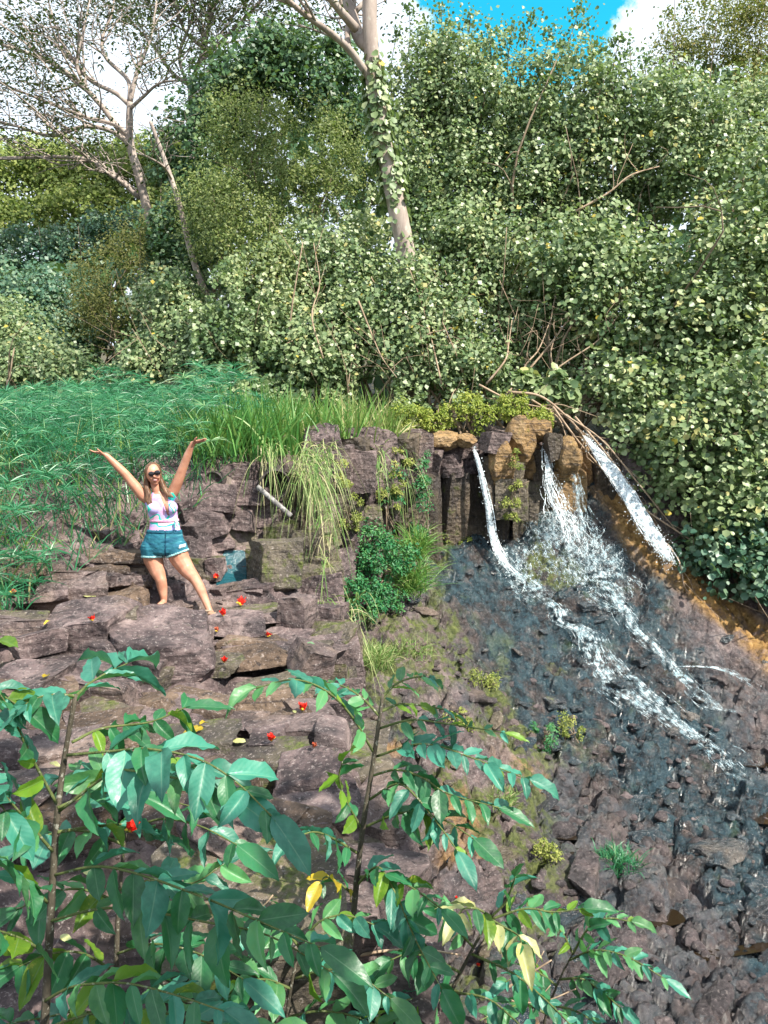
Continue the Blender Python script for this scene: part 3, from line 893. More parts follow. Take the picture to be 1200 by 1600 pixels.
# ------------------------------------------------------------------ water
def water_mats():
    t = NT('white_water')
    n = t.noise(16, 6, 0.7)
    c = t.ramp(n, [(0.3, (0.55, 0.72, 0.78)), (0.6, (0.88, 0.93, 0.95))])
    p = t.bsdf(c, 0.35, 0.5, t.bump(n, 0.6, 0.03))
    tr = t.node('ShaderNodeBsdfTransparent')
    M['foam'] = t.surf(t.mixsh(t.mapr(t.noise(20, 5, 0.75), 0.40, 0.56, 0.05, 0.95), tr.outputs[0], p))
    t = NT('lace_water')
    n = t.noise(16, 6, 0.7)
    p = t.bsdf(t.ramp(n, [(0.35, (0.34, 0.56, 0.64)), (0.6, (0.80, 0.90, 0.93))]), 0.25, 0.6, t.bump(n, 0.6, 0.03))
    tr = t.node('ShaderNodeBsdfTransparent')
    M['lace'] = t.surf(t.mixsh(t.mapr(t.noise(9, 6, 0.75), 0.44, 0.64, 0.0, 0.62), tr.outputs[0], p))
    t = NT('chute_water')
    n = t.noise(12, 6, 0.7)
    tr = t.node('ShaderNodeBsdfTransparent')
    p = t.bsdf(t.ramp(n, [(0.3, (0.50, 0.60, 0.64)), (0.55, (0.86, 0.89, 0.90))]), 0.5, 0.4, t.bump(n, 0.6, 0.03))
    M['chute'] = t.surf(t.mixsh(t.mapr(t.noise(18, 5, 0.75), 0.36, 0.5, 0.25, 1.0), tr.outputs[0], p))
    t = NT('stream_water')
    p = t.bsdf((0.30, 0.46, 0.50), 0.12, 0.6, t.bump(t.noise(14, 5, 0.7), 0.8, 0.03))
    tr = t.node('ShaderNodeBsdfTransparent')
    M['film'] = t.surf(t.mixsh(t.mapr(t.noise(9, 6, 0.7), 0.40, 0.62, 0.0, 0.7), tr.outputs[0], p))
    t = NT('pool_water')
    M['pool'] = t.surf(t.bsdf((0.010, 0.07, 0.09), 0.16, 0.6, t.bump(t.noise(16, 5, 0.65), 0.7, 0.04)))
    t = NT('puddle_water')
    M['puddle'] = t.surf(t.bsdf((0.018, 0.012, 0.007), 0.05, 0.5, t.bump(t.noise(9, 3, 0.5), 0.1, 0.01)))


water_mats()


def follow(path, n, lift):
    """samples of a pixel path dropped on the ground"""
    if len(path[0]) == 3:
        q = smooth_path(path, n)
        return np.array([P(*p) for p in q])
    q = smooth_path([(*p, 0) for p in path], n)[:, :2]
    out = []
    for px, py in q:
        p = hit(px, py, 4, 18)
        out.append(p)
    out = np.array(out)
    # rays may pass behind a block: keep the depth from jumping
    for _ in range(3):
        out[1:-1, 1] = 0.5 * out[1:-1, 1] + 0.25 * (out[:-2, 1] + out[2:, 1])
    for i, (px, py) in enumerate(q):
        out[i] = P(px, py, out[i, 1] - lift)
    return out


def stream(name, path, width, strands, sw, lift=0.05, n=60, mat='foam', seed=0, spread=1.0, broken=0.25):
    r = np.random.default_rng(seed)
    c = follow(path, n, lift)
    w = np.interp(np.linspace(0, 1, n), np.linspace(0, 1, len(width)), width)
    parts, quad = [], []
    for k in range(strands):
        o0 = np.clip(r.normal() * 0.45, -1, 1)
        l = r.uniform(0.25, 1.0) if broken else 1.0
        i0 = int(r.uniform(0, 1 - l) * n); i1 = min(n, i0 + max(5, int(l * n)))
        if broken == 0: i0, i1 = 0, n
        idx = np.arange(i0, i1)
        t = idx / n
        off = o0 * (1 + 0.25 * np.sin(t * r.uniform(6, 14) + r.uniform(0, 6))) + 0.35 * (fbm(t * r.uniform(8, 16), np.full(len(t), r.uniform(0, 99)), 0, k, 3) - 0.5) * spread
        x = c[idx].copy()
        x[:, 0] += off * w[idx]
        x[:, 1] += 0.35 * off * w[idx] * 0 - r.uniform(0, 0.05)
        hw = sw * r.uniform(0.4, 1.3) * (0.4 + fbm(t * 22, np.full(len(t), k * 3.1), 0, seed, 3)) * np.clip(np.minimum(idx - i0, i1 - 1 - idx) / 4.0, 0.12, 1)
        tan = unit(np.gradient(x, axis=0))
        side = unit(np.cross(tan, np.array([0, -1.0, 0.6])))
        nrm = unit(np.cross(side, tan)); nrm *= np.sign(nrm[:, 1:2] * -1 + 1e-6)
        v = np.stack([x - side * hw[:, None], x - side * hw[:, None] * 0.35 + nrm * hw[:, None] * 0.7, x + side * hw[:, None] * 0.35 + nrm * hw[:, None] * 0.7, x + side * hw[:, None]], 1).reshape(-1, 3)
        m = len(idx); i = np.arange(m - 1)[:, None] * 4 + np.arange(3)[None]
        quad.append((v, np.stack([i, i + 1, i + 5, i + 4], -1).reshape(-1, 4)))
    v, q = joinm(quad)
    # spray droplets
    nd = strands * (1 if mat == 'lace' else 5)
    i = r.integers(0, n, nd); d = c[i] + r.normal(size=(nd, 3)) * np.stack([w[i] * 0.7, np.full(nd, 0.06), np.full(nd, 0.06)], 1) + np.array([0, -0.05, 0.03])
    s = r.uniform(0.004, 0.013, (nd, 1))
    dv = np.stack([d + s * np.array(k) for k in ([1, 0, 0], [0, 0, 1], [-1, 0, 0], [0, 0, -1])], 1) + 0
    dq = np.arange(nd * 4).reshape(-1, 4)
    v, q = joinm([(v, q), (dv.reshape(-1, 3), dq)])
    o = obj_np(name, v, q, mat=M[mat])
    return tag(o, kind='structure')


stream('waterfall', [(740, 700, 13.5), (744, 712, 13.2), (754, 750, 13.12), (764, 800, 13.1), (772, 845, 13.0), (792, 880, 12.75), (815, 905, 12.5)], [0.03, 0.04, 0.07, 0.09, 0.13, 0.20], 40, 0.010, 0.10, 70, seed=1, spread=0.6)
stream('water_stream', [(790, 878), (830, 910), (868, 945), (880, 970), (915, 990), (930, 1035), (965, 1080), (1020, 1115), (1070, 1150)], [0.14, 0.16, 0.20, 0.22, 0.28, 0.3], 90, 0.0055, 0.06, 90, mat='lace', seed=2, spread=2.2)
stream('water_stream', [(935, 985), (960, 1030), (1010, 1080), (1060, 1130), (1110, 1165), (1150, 1205), (1190, 1222)], [0.15, 0.2, 0.3, 0.35], 45, 0.005, 0.07, 80, mat='lace', seed=3, spread=2)
stream('waterfall', [(853, 688, 13.6), (855, 725, 13.35), (860, 760, 13.3), (872, 790, 13.2), (890, 820, 13.05), (905, 862, 12.75)], [0.06, 0.08, 0.2, 0.3, 0.35], 40, 0.006, 0.12, 60, seed=4, spread=1.5)
stream('waterfall', [(884, 715, 13.5), (898, 745, 13.35), (905, 790, 13.2), (915, 830, 13.0), (920, 880, 12.65)], [0.05, 0.08, 0.25, 0.4], 30, 0.006, 0.12, 60, mat='lace', seed=5, spread=1.5)
stream('water_stream', [(905, 860), (935, 900), (965, 935), (985, 975), (1020, 1010), (1060, 1055), (1110, 1100), (1160, 1115)], [0.25, 0.2, 0.15, 0.18, 0.2], 64, 0.0052, 0.06, 90, mat='lace', seed=6, spread=2.4)
stream('water_stream', [(890, 885), (915, 915), (950, 945), (990, 965)], [0.15, 0.2, 0.2], 22, 0.006, 0.07, 60, mat='lace', seed=7, spread=2)
stream('water_stream', [(1050, 1040), (1110, 1042), (1150, 1055), (1195, 1080)], [0.08, 0.1, 0.12], 16, 0.006, 0.07, 50, mat='lace', seed=8, spread=2)
stream('waterfall', [(912, 680, 13.7), (930, 703, 13.45), (947, 725, 13.3), (975, 765, 13.05), (1000, 808, 12.8), (1025, 845, 12.6), (1050, 883, 12.4)], [0.05, 0.07, 0.10, 0.13, 0.14, 0.14, 0.12], 210, 0.0065, 0.2, 80, mat='foam', seed=9, spread=1.6, broken=0.25)
# thin veil of water over the upper fan
for k, (a, b) in enumerate([(830, 785), (850, 775), (870, 790), (890, 780), (905, 800), (930, 815), (805, 835), (945, 840), (880, 830), (915, 850), (850, 820), (780, 850)]):
    stream('water_stream', [(a, b), (a + 8, b + 30), (a + 22, b + 65), (a + 45, b + 100)], [0.25, 0.3, 0.35], 44, 0.005, 0.08, 40, mat='lace', seed=20 + k, spread=2.5)


def flat_water(name, poly, mat, z=None, lift=0.05):
    c = np.mean(poly, axis=0)
    zz = np.array([hit(a, b, 3, 16)[2] for a, b in [*poly, c]])
    z = float(np.quantile(zz, 0.3)) + lift if z is None else z
    pts = []
    m = len(poly)
    q = smooth_path([(*poly[i % m], 0) for i in range(m + 1)], 40)[:-1, :2]
    for px, py in q:
        d = ray(px, py); pts.append(CAM + d * ((z - 5) / d[2]))
    pts = np.array(pts); cc = pts.mean(0)
    n = len(pts)
    o = obj_np(name, np.concatenate([pts, [cc]]), tris=[[i, (i + 1) % n, n] for i in range(n)], mat=M[mat])
    return tag(o, kind='structure')


for poly in ([(850, 1285), (910, 1280), (945, 1300), (920, 1312), (860, 1308)], [(875, 1318), (940, 1315), (950, 1332), (900, 1340)], [(1000, 1425), (1050, 1420), (1070, 1440), (1020, 1448)],
             [(1150, 1180), (1200, 1178), (1220, 1198), (1160, 1196)], [(1060, 1490), (1120, 1483), (1210, 1470), (1220, 1480), (1130, 1497), (1070, 1504)], [(1165, 1265), (1210, 1262), (1215, 1285), (1175, 1285)]):
    flat_water('puddle', poly, 'puddle', lift=0.0)
# the small blue run of water between the blocks beside the woman
rows, cols = 16, 10
pv = []
for a in range(rows):
    for b in range(cols):
        fa, fb = a / (rows - 1), b / (cols - 1)
        half = 14 + 8 * math.sin(fa * 2.6) + 3 * math.sin(fa * 9)
        px, py = 365 + 4 * math.sin(fa * 5) + (fb - .5) * 2 * half, 860 + 62 * fa
        pv.append((px, py, hit(px, py, 5, 14)[1]))
pv = np.array(pv).reshape(rows, cols, 3)
for _ in range(12):
    g = np.pad(pv[..., 2], 1, mode='edge')
    pv[..., 2] = (g[:-2, 1:-1] + g[2:, 1:-1] + g[1:-1, :-2] + g[1:-1, 2:]) / 4
pv = np.array([P(a, b, c - 0.05) for a, b, c in pv.reshape(-1, 3)])
pv[:, 2] += 0.03 * (fbm(pv[:, 0] * 9, pv[:, 1] * 9, 0, 3, 3) - .5)
ii = np.arange(rows - 1)[:, None] * cols + np.arange(cols - 1)[None]
tag(obj_np('water_run', pv, np.stack([ii, ii + cols, ii + cols + 1, ii + 1], -1).reshape(-1, 4), mat=M['pool']), kind='structure')

# ------------------------------------------------------------------ foliage builders
LEAF_ROUND = np.array([[0, 0, 0], [-0.46, 0.22, 0.10], [-0.44, 0.68, 0.10], [0, 1.0, -0.06], [0.44, 0.68, 0.10], [0.46, 0.22, 0.10]])
LEAF_LONG = np.array([[0, 0, 0], [-0.20, 0.25, 0.06], [-0.20, 0.60, 0.05], [0, 1.0, -0.10], [0.20, 0.60, 0.05], [0.20, 0.25, 0.06]])


LEAF_KITE = np.array([[0, 0, 0], [-0.46, 0.5, 0.10], [0, 1.0, -0.04], [0.46, 0.5, 0.10]])
LEAF_SLIM = np.array([[0, 0, 0], [-0.24, 0.45, 0.06], [0, 1.0, -0.06], [0.24, 0.45, 0.06]])


def leaves(pos, nrm, size, tint, tmpl=LEAF_ROUND, r=RNG, droop=0.5):
    """pos, nrm (N,3), size (N,), tint (N,) -> v, quads, tint per vertex"""
    n = len(pos)
    d = r.normal(size=(n, 3)); d[:, 2] -= droop
    nrm = unit(nrm)
    y = unit(d - nrm * np.sum(d * nrm, 1)[:, None])
    x = np.cross(y, nrm)
    t = tmpl[None] * size[:, None, None]
    v = pos[:, None] + t[..., 0:1] * x[:, None] + t[..., 1:2] * y[:, None] + t[..., 2:3] * nrm[:, None]
    if len(tmpl) == 4:
        return v.reshape(-1, 3), (np.arange(n) * 4)[:, None] + np.array([0, 3, 2, 1]), np.repeat(tint, 4)
    b = (np.arange(n) * 6)[:, None]
    q = np.concatenate([b + np.array([0, 3, 2, 1]), b + np.array([0, 5, 4, 3])])
    return v.reshape(-1, 3), q, np.repeat(tint, 6)


def lobe_leaves(lobes, n, size, r, clump=(0.3, 0.6), shell=0.55, tmpl=LEAF_ROUND, spread=0.18, holes=0.0):
    """leaves gathered in clumps over ellipsoid lobes (centre, radii)"""
    vol = np.array([(a[0] * a[1] + a[1] * a[2] + a[0] * a[2]) for _, a in lobes])
    vol = vol / vol.sum()
    P_, N_, T_ = [], [], []
    for (c, a), f in zip(lobes, vol):
        c, a = np.array(c), np.array(a)
        m = int(n * f)
        if m < 5: continue
        nc = max(4, int(m / 75))
        cd = unit(r.normal(size=(nc, 3)))
        back = cd[:, 1] > 0.35                      # fewer clumps on the side away from the open bank
        cd[back & (r.uniform(size=nc) < 0.7), 1] *= -1
        cp = c + cd * a * (shell + (1 - shell) * r.uniform(size=(nc, 1)) ** 0.5)
        cr = r.uniform(*clump, nc); ct = r.normal(0, 0.13, nc)
        k = r.integers(0, nc, m)
        dd = unit(r.normal(size=(m, 3))); dd[:, 2] = np.abs(dd[:, 2]) * 0.9 - 0.25 + 0 * dd[:, 2]
        dd = unit(dd)
        rad = cr[k] * r.uniform(0.35, 1.0, m) ** 0.6
        P_.append(cp[k] + dd * rad[:, None] * np.array([0.8, 1, 1.15]))
        N_.append(dd * 0.6 + np.array([0.15, -0.4, 0.5]) + r.normal(size=(m, 3)) * 0.55)
        T_.append(np.clip(0.5 + ct[k] + r.normal(0, spread, m), 0, 0.97))
    p, nn, t = np.concatenate(P_), np.concatenate(N_), np.concatenate(T_)
    yl = r.uniform(size=len(t)) < 0.006
    t[yl] = 1.0
    s = size * r.uniform(0.55, 1.5, len(p))
    return leaves(p, nn, s, t, tmpl, r)


def stems(base, lobes, count, r, rad=0.05, wander=0.35):
    parts = []
    for k in range(count):
        c, a = lobes[r.integers(0, len(lobes))]
        tip = np.array(c) + r.normal(size=3) * np.array(a) * 0.5 - np.array([0, 0.4 * a[1], 0])
        b = np.array(base) + np.array([r.normal() * 0.8, r.normal() * 0.4 - 0.5, 0])
        b[2] = float(H(b[0], b[1], False)) - 0.1
        m1 = b + (tip - b) * 0.35 + r.normal(size=3) * wander
        m2 = b + (tip - b) * 0.7 + r.normal(size=3) * wander
        pts = smooth_path([b, m1, m2, tip], 12)
        rr_ = rad * r.uniform(0.5, 1.2) * np.linspace(1, 0.25, 12)
        parts.append(tube(pts, rr_, 6))
        for _ in range(3):
            i = r.integers(4, 11); t2 = pts[i] + (r.normal(size=3) + np.array([0, -0.6, 0.5])) * 0.55
            parts.append(tube(smooth_path([pts[i], (pts[i] + t2) / 2 + r.normal(size=3) * 0.1, t2], 6), rr_[i] * 0.6 * np.linspace(1, 0.3, 6), 4))
    return joinm(parts)


def shoots(tips, Y, r, size, base_drop=1.4):
    """upright leafy twigs above a crown: leaves and stems"""
    P_, parts = [], []
    for px, py in tips:
        tip = P(px, py, Y + r.uniform(-.4, .4)); b = tip + np.array([r.normal() * 0.2, 0.2, -base_drop])
        pts = smooth_path([b, (b + tip) / 2 + r.normal(size=3) * 0.1, tip], 8)
        parts.append(tube(pts, 0.018 * np.linspace(1, 0.4, 8), 4))
        m = 75
        k = r.uniform(0, 1, m) ** 1.3
        c = np.stack([np.interp(k, np.linspace(1, 0, 8), pts[:, i]) for i in range(3)], 1)
        P_.append(c + r.normal(size=(m, 3)) * (0.05 + 0.20 * k)[:, None])
    p = np.concatenate(P_); m = len(p)
    return leaves(p, r.normal(size=(m, 3)) + np.array([0, -0.3, 0.5]), size * r.uniform(0.6, 1.1, m), np.clip(r.normal(0.35, 0.15, m), 0, 0.9), LEAF_ROUND, r), joinm(parts)


def tree(name, label, cat, lobes_px, n, size, mat, seed, group=None, nst=5, tmpl=LEAF_ROUND, clump=(0.3, 0.75), tips=None, srad=0.05, stem_mat='bark_stem', shell=0.3):
    """lobes_px: (px, py, Y, rx_px, ry_px, depth radius)"""
    r = np.random.default_rng(seed)
    lobes = [(P(a, b, Y), (rx / F * Y, dz, ry / F * Y)) for a, b, Y, rx, ry, dz in lobes_px]
    cx = np.mean([l[0][0] for l in lobes]); cy = np.mean([l[0][1] for l in lobes]) + 0.3
    base = np.array([cx, cy, float(H(cx, cy, False))])
    e = empty(name, base)
    tag(e, label, cat, group)
    v, q, t = lobe_leaves(lobes, n, size, r, clump, shell, tmpl)
    sv, sq = stems(base, lobes, nst, r, srad, 0.35 if srad > .04 else 0.16)
    if tips:
        (v2, q2, t2), (s2, sq2) = shoots(tips, lobes_px[0][2], r, size)
        v, q = joinm([(v, q), (v2, q2)]); t = np.concatenate([t, t2])
        sv, sq = joinm([(sv, sq), (s2, sq2)])
    obj_np('crown', v - base, q, mat=M[mat], parent=e, attrs=dict(tint=t))
    obj_np('trunk', sv - base, sq, mat=M[stem_mat], parent=e)
    return e


G1 = 'round-leaved thicket trees behind the falls'
T_ = tree
# right bank, nearest
T_('thicket_tree', 'low pale-green thicket hanging over the right bank beside the chute', 'tree', [(1120, 700, 13.2, 110, 110, 0.8), (1190, 640, 13.4, 110, 120, 1.0), (1050, 640, 13.9, 90, 80, 0.7), (1195, 790, 12.9, 90, 80, 0.6), (1120, 790, 12.9, 60, 60, 0.4), (1005, 690, 13.9, 45, 50, .35), (1055, 770, 13.4, 45, 55, .35), (1085, 835, 13.0, 40, 40, .3), (965, 650, 14.2, 40, 30, .3)], 14062, 0.085, 'hau', 1, G1, 7)
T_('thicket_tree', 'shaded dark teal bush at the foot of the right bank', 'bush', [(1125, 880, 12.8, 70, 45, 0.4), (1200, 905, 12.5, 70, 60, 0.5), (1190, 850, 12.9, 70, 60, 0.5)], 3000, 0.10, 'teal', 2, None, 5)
T_('thicket_tree', 'tall pale thicket filling the right edge at mid height', 'tree', [(1160, 460, 14.8, 110, 120, 1.2), (1080, 520, 14.8, 90, 90, 1.0), (1210, 340, 15.4, 100, 110, 1.2)], 15000, 0.085, 'hau', 3, G1, 6)
T_('thicket_tree', 'thicket with bare leaning stems just above the chute’s lip', 'tree', [(960, 470, 16.0, 100, 90, 1.1), (900, 420, 16.4, 80, 80, 1.0), (1010, 560, 15.2, 70, 60, 0.7), (960, 610, 15.0, 50, 35, 0.5)], 11250, 0.085, 'hau', 4, G1, 14)
T_('thicket_tree', 'speckled grey-green tree under the amber treetop at upper right', 'tree', [(1090, 270, 17.9, 110, 110, 1.3), (1010, 210, 18.3, 90, 100, 1.2), (1160, 200, 18.7, 100, 80, 1.2)], 18468, 0.085, 'hau', 5, G1, tmpl=LEAF_KITE, nst=5, tips=[(968, 60), (985, 80), (1010, 95), (950, 110)])
T_('thicket_tree', 'tall thicket tree whose thin leafy spires cross the blue sky', 'tree', [(880, 190, 18.9, 100, 90, 1.3), (930, 280, 18.5, 90, 100, 1.2), (850, 300, 18.5, 80, 90, 1.1)], 17442, 0.085, 'hau', 6, G1, tmpl=LEAF_KITE, nst=5, tips=[(905, 15), (912, 40), (830, 30), (820, 60), (880, 70), (860, 50), (930, 75)])
T_('thicket_tree', 'tall thicket tree just left of the blue patch of sky', 'tree', [(770, 190, 19.5, 90, 100, 1.3), (720, 150, 19.9, 80, 80, 1.2), (750, 300, 18.9, 90, 90, 1.2)], 17442, 0.085, 'hau', 7, G1, tmpl=LEAF_KITE, nst=5, tips=[(735, 25), (765, 55), (790, 65), (800, 45), (745, 75)])
T_('thicket_tree', 'tree with airy top shoots close right of the pale central trunk', 'tree', [(670, 150, 20.3, 65, 80, 1.2), (660, 260, 19.7, 60, 90, 1.1), (690, 340, 19.3, 70, 70, 1.0)], 14364, 0.085, 'hau', 8, G1, tmpl=LEAF_KITE, nst=4, tips=[(640, 15), (690, 10), (665, 45), (620, 50), (700, 40), (655, 70)])
T_('thicket_tree', 'mid-height pale thicket above the lip of the falls', 'tree', [(790, 430, 17.5, 80, 70, 1.0), (720, 400, 17.7, 70, 80, 1.0), (740, 500, 16.9, 80, 60, 0.8), (830, 500, 17.1, 60, 50, 0.8)], 14364, 0.085, 'hau', 9, G1, tmpl=LEAF_KITE, srad=0.035, stem_mat='twig', nst=22)
T_('thicket_tree', 'leafy thicket in the middle behind the lime ferns', 'tree', [(670, 540, 16.3, 70, 70, 0.8), (640, 470, 16.9, 60, 60, 0.9), (730, 590, 16.0, 60, 45, 0.6)], 10670, 0.085, 'hau', 10, G1, tmpl=LEAF_KITE, srad=0.035, stem_mat='twig', nst=18)
T_('thicket_tree', 'clear-leaved shrub rising behind the yellow grass tops at centre', 'tree', [(560, 520, 17.1, 70, 70, 0.9), (530, 440, 17.7, 70, 60, 0.9), (500, 560, 16.5, 70, 45, 0.7)], 11491, 0.085, 'hau', 11, G1, tmpl=LEAF_KITE, srad=0.035, stem_mat='twig', nst=18)
T_('thicket_tree', 'round-leaved shrub left of centre with thin pale stems', 'tree', [(450, 540, 17.3, 70, 60, 0.9), (420, 460, 18.1, 60, 60, 0.9), (370, 560, 17.5, 60, 45, 0.8)], 11491, 0.085, 'hau', 12, G1, tmpl=LEAF_KITE, srad=0.035, stem_mat='twig', nst=18)
T_('thicket_tree', 'round-leaved shrub at the grass edge under the leaning pale pole', 'tree', [(300, 540, 18.0, 60, 55, 0.9), (270, 490, 18.6, 50, 50, 0.9), (330, 580, 17.4, 60, 35, 0.8), (240, 570, 18.0, 50, 40, 0.8)], 14820, 0.085, 'hau', 13, G1, tmpl=LEAF_KITE, srad=0.035, stem_mat='twig', nst=12)
T_('thicket_tree', 'bright leafy shrub at the far left edge above the sedges', 'tree', [(40, 580, 19.0, 70, 45, 0.9), (100, 590, 18.6, 60, 35, 0.8), (0, 520, 20.0, 60, 50, 1.0)], 14250, 0.085, 'hau', 14, G1, tmpl=LEAF_KITE, nst=4)
# mixed trees behind
G2 = 'mixed trees behind the thicket'
T_('dense_tree', 'dark glossy treetop left of the pale central trunk', 'tree', [(470, 130, 23.5, 90, 70, 1.6), (420, 110, 24, 70, 60, 1.5), (540, 160, 23, 50, 80, 1.4), (370, 150, 24, 50, 70, 1.4)], 14000, 0.13, 'dark', 21, G2, tmpl=LEAF_KITE, nst=5, tips=[(390, 80), (420, 62), (480, 58), (530, 75)])
T_('dense_tree', 'fine olive-leaved tree with bare twigs left of the central trunk', 'tree', [(470, 250, 20.5, 100, 80, 1.4), (390, 230, 21, 80, 80, 1.4), (540, 300, 20, 60, 80, 1.2), (420, 320, 20, 80, 60, 1.2)], 24000, 0.075, 'fine', 22, G2, tmpl=LEAF_SLIM, nst=9)
T_('dense_tree', 'yellow-green fine-leaved tree in front of the olive one', 'tree', [(380, 380, 18.6, 80, 60, 1.1), (430, 430, 18.0, 60, 50, 1.0), (330, 330, 19.4, 60, 50, 1.1)], 16000, 0.075, 'fine', 23, G2, tmpl=LEAF_SLIM, nst=7)
T_('dense_tree', 'shadowy slope-side tree between the two leaning trunks', 'tree', [(320, 250, 24, 70, 90, 1.5), (290, 380, 22, 60, 70, 1.3), (340, 180, 25, 50, 60, 1.3)], 13000, 0.11, 'dark', 24, G2, tmpl=LEAF_KITE, nst=5)
T_('dense_tree', 'brownish feathery bush in the left middle distance', 'bush', [(185, 450, 21, 60, 70, 1.1), (160, 500, 20.5, 45, 50, 1.0), (215, 390, 22, 45, 40, 1.0)], 11000, 0.065, 'brown', 25, G2, tmpl=LEAF_SLIM, nst=5)
T_('dense_tree', 'blue-green tree low at left beside the brownish bush', 'tree', [(80, 500, 23, 70, 60, 1.4), (110, 465, 24, 60, 45, 1.3), (20, 480, 24, 60, 60, 1.4), (60, 550, 21.5, 60, 45, 1.1)], 15000, 0.10, 'teal', 26, G2, tmpl=LEAF_KITE, nst=5)
T_('dense_tree', 'grey-green treetop below the yellow hillside at left', 'tree', [(40, 410, 28, 80, 45, 1.8), (130, 405, 28, 70, 40, 1.8), (200, 385, 28, 60, 45, 1.6)], 13000, 0.12, 'teal', 27, G2, tmpl=LEAF_KITE, nst=5)
T_('amber_tree', 'feathery amber-green treetop in the upper right corner', 'tree', [(1110, 80, 24, 80, 60, 1.8), (1180, 50, 24, 80, 70, 1.8), (1200, 140, 23, 60, 60, 1.5), (1060, 110, 24, 50, 50, 1.3)], 17000, 0.085, 'amber', 28, G2, 7, tmpl=LEAF_LONG, tips=[(1045, 20), (1075, 10), (1100, 5)])
G3 = 'sunlit trees on the far hillside'
for k, (px, py, rx, ry, lab) in enumerate([(30, 300, 80, 55, 'leftmost yellow-green tree on the far hillside'), (120, 285, 80, 50, 'second yellow-green hillside tree, left of the grey trunk'),
                                           (215, 300, 70, 60, 'yellow-green hillside tree right behind the grey trunk'), (280, 290, 50, 60, 'last yellow-green hillside tree before the olive ones')]):
    T_('hillside_tree', lab, 'tree', [(px, py, 36, rx, ry, 2.4), (px + 20, py + 55, 34, rx, ry * 0.7, 2.0), (px - 25, py - 25, 37, rx * 0.6, ry * 0.5, 1.8)], 12000, 0.15, 'hill', 30 + k, G3, 5, tmpl=LEAF_KITE, clump=(0.5, 1.0), srad=0.12)

# dark undergrowth that closes the wood behind the first trees
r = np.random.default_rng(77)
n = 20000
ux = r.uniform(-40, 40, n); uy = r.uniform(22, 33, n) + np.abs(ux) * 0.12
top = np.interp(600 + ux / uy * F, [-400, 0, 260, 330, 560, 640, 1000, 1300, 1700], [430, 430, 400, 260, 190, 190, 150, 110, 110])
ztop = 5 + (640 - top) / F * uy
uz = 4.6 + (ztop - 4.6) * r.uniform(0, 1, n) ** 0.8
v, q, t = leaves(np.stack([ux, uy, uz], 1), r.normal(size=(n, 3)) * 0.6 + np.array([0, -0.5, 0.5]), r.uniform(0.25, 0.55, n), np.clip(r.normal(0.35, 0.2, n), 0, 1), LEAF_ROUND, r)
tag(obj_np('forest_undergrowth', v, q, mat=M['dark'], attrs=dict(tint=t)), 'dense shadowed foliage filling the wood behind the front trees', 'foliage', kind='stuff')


r = np.random.default_rng(78)
n = 105000
fx = r.uniform(300, 1280, n)
ftop = np.interp(fx, [300, 350, 500, 620, 700, 830, 950, 1050, 1280], [470, 400, 330, 200, 150, 160, 150, 190, 240])
fy = ftop + (640 - ftop) * r.uniform(0, 1, n) ** 0.85
dep = np.interp(fy, [100, 300, 450, 620], [19.4, 18.3, 17.0, 15.6]) + r.uniform(-.3, 1.2, n) + 1.6 * (fbm(fx / 45, fy / 90, 0, 5, 4) - .5)
k = fbm(fx / 26, fy / 62, 0, 6, 3) > 0.45
pts = np.array([P(a, b, c) for a, b, c in zip(fx[k], fy[k], dep[k])])
m = len(pts)
v, q, t = leaves(pts, r.normal(size=(m, 3)) * .55 + np.array([.15, -.45, .5]), 0.085 * r.uniform(.55, 1.5, m), np.clip(.5 + 1.1 * (fbm(fx[k] / 55, fy[k] / 70, 0, 8, 4) - .5) + r.normal(0, .17, m), 0, .97), LEAF_KITE, r)
tag(obj_np('thicket_foliage', v, q, mat=M['hau'], attrs=dict(tint=t)), 'continuous round-leaved foliage knitting the thicket trees together', 'foliage', kind='stuff')


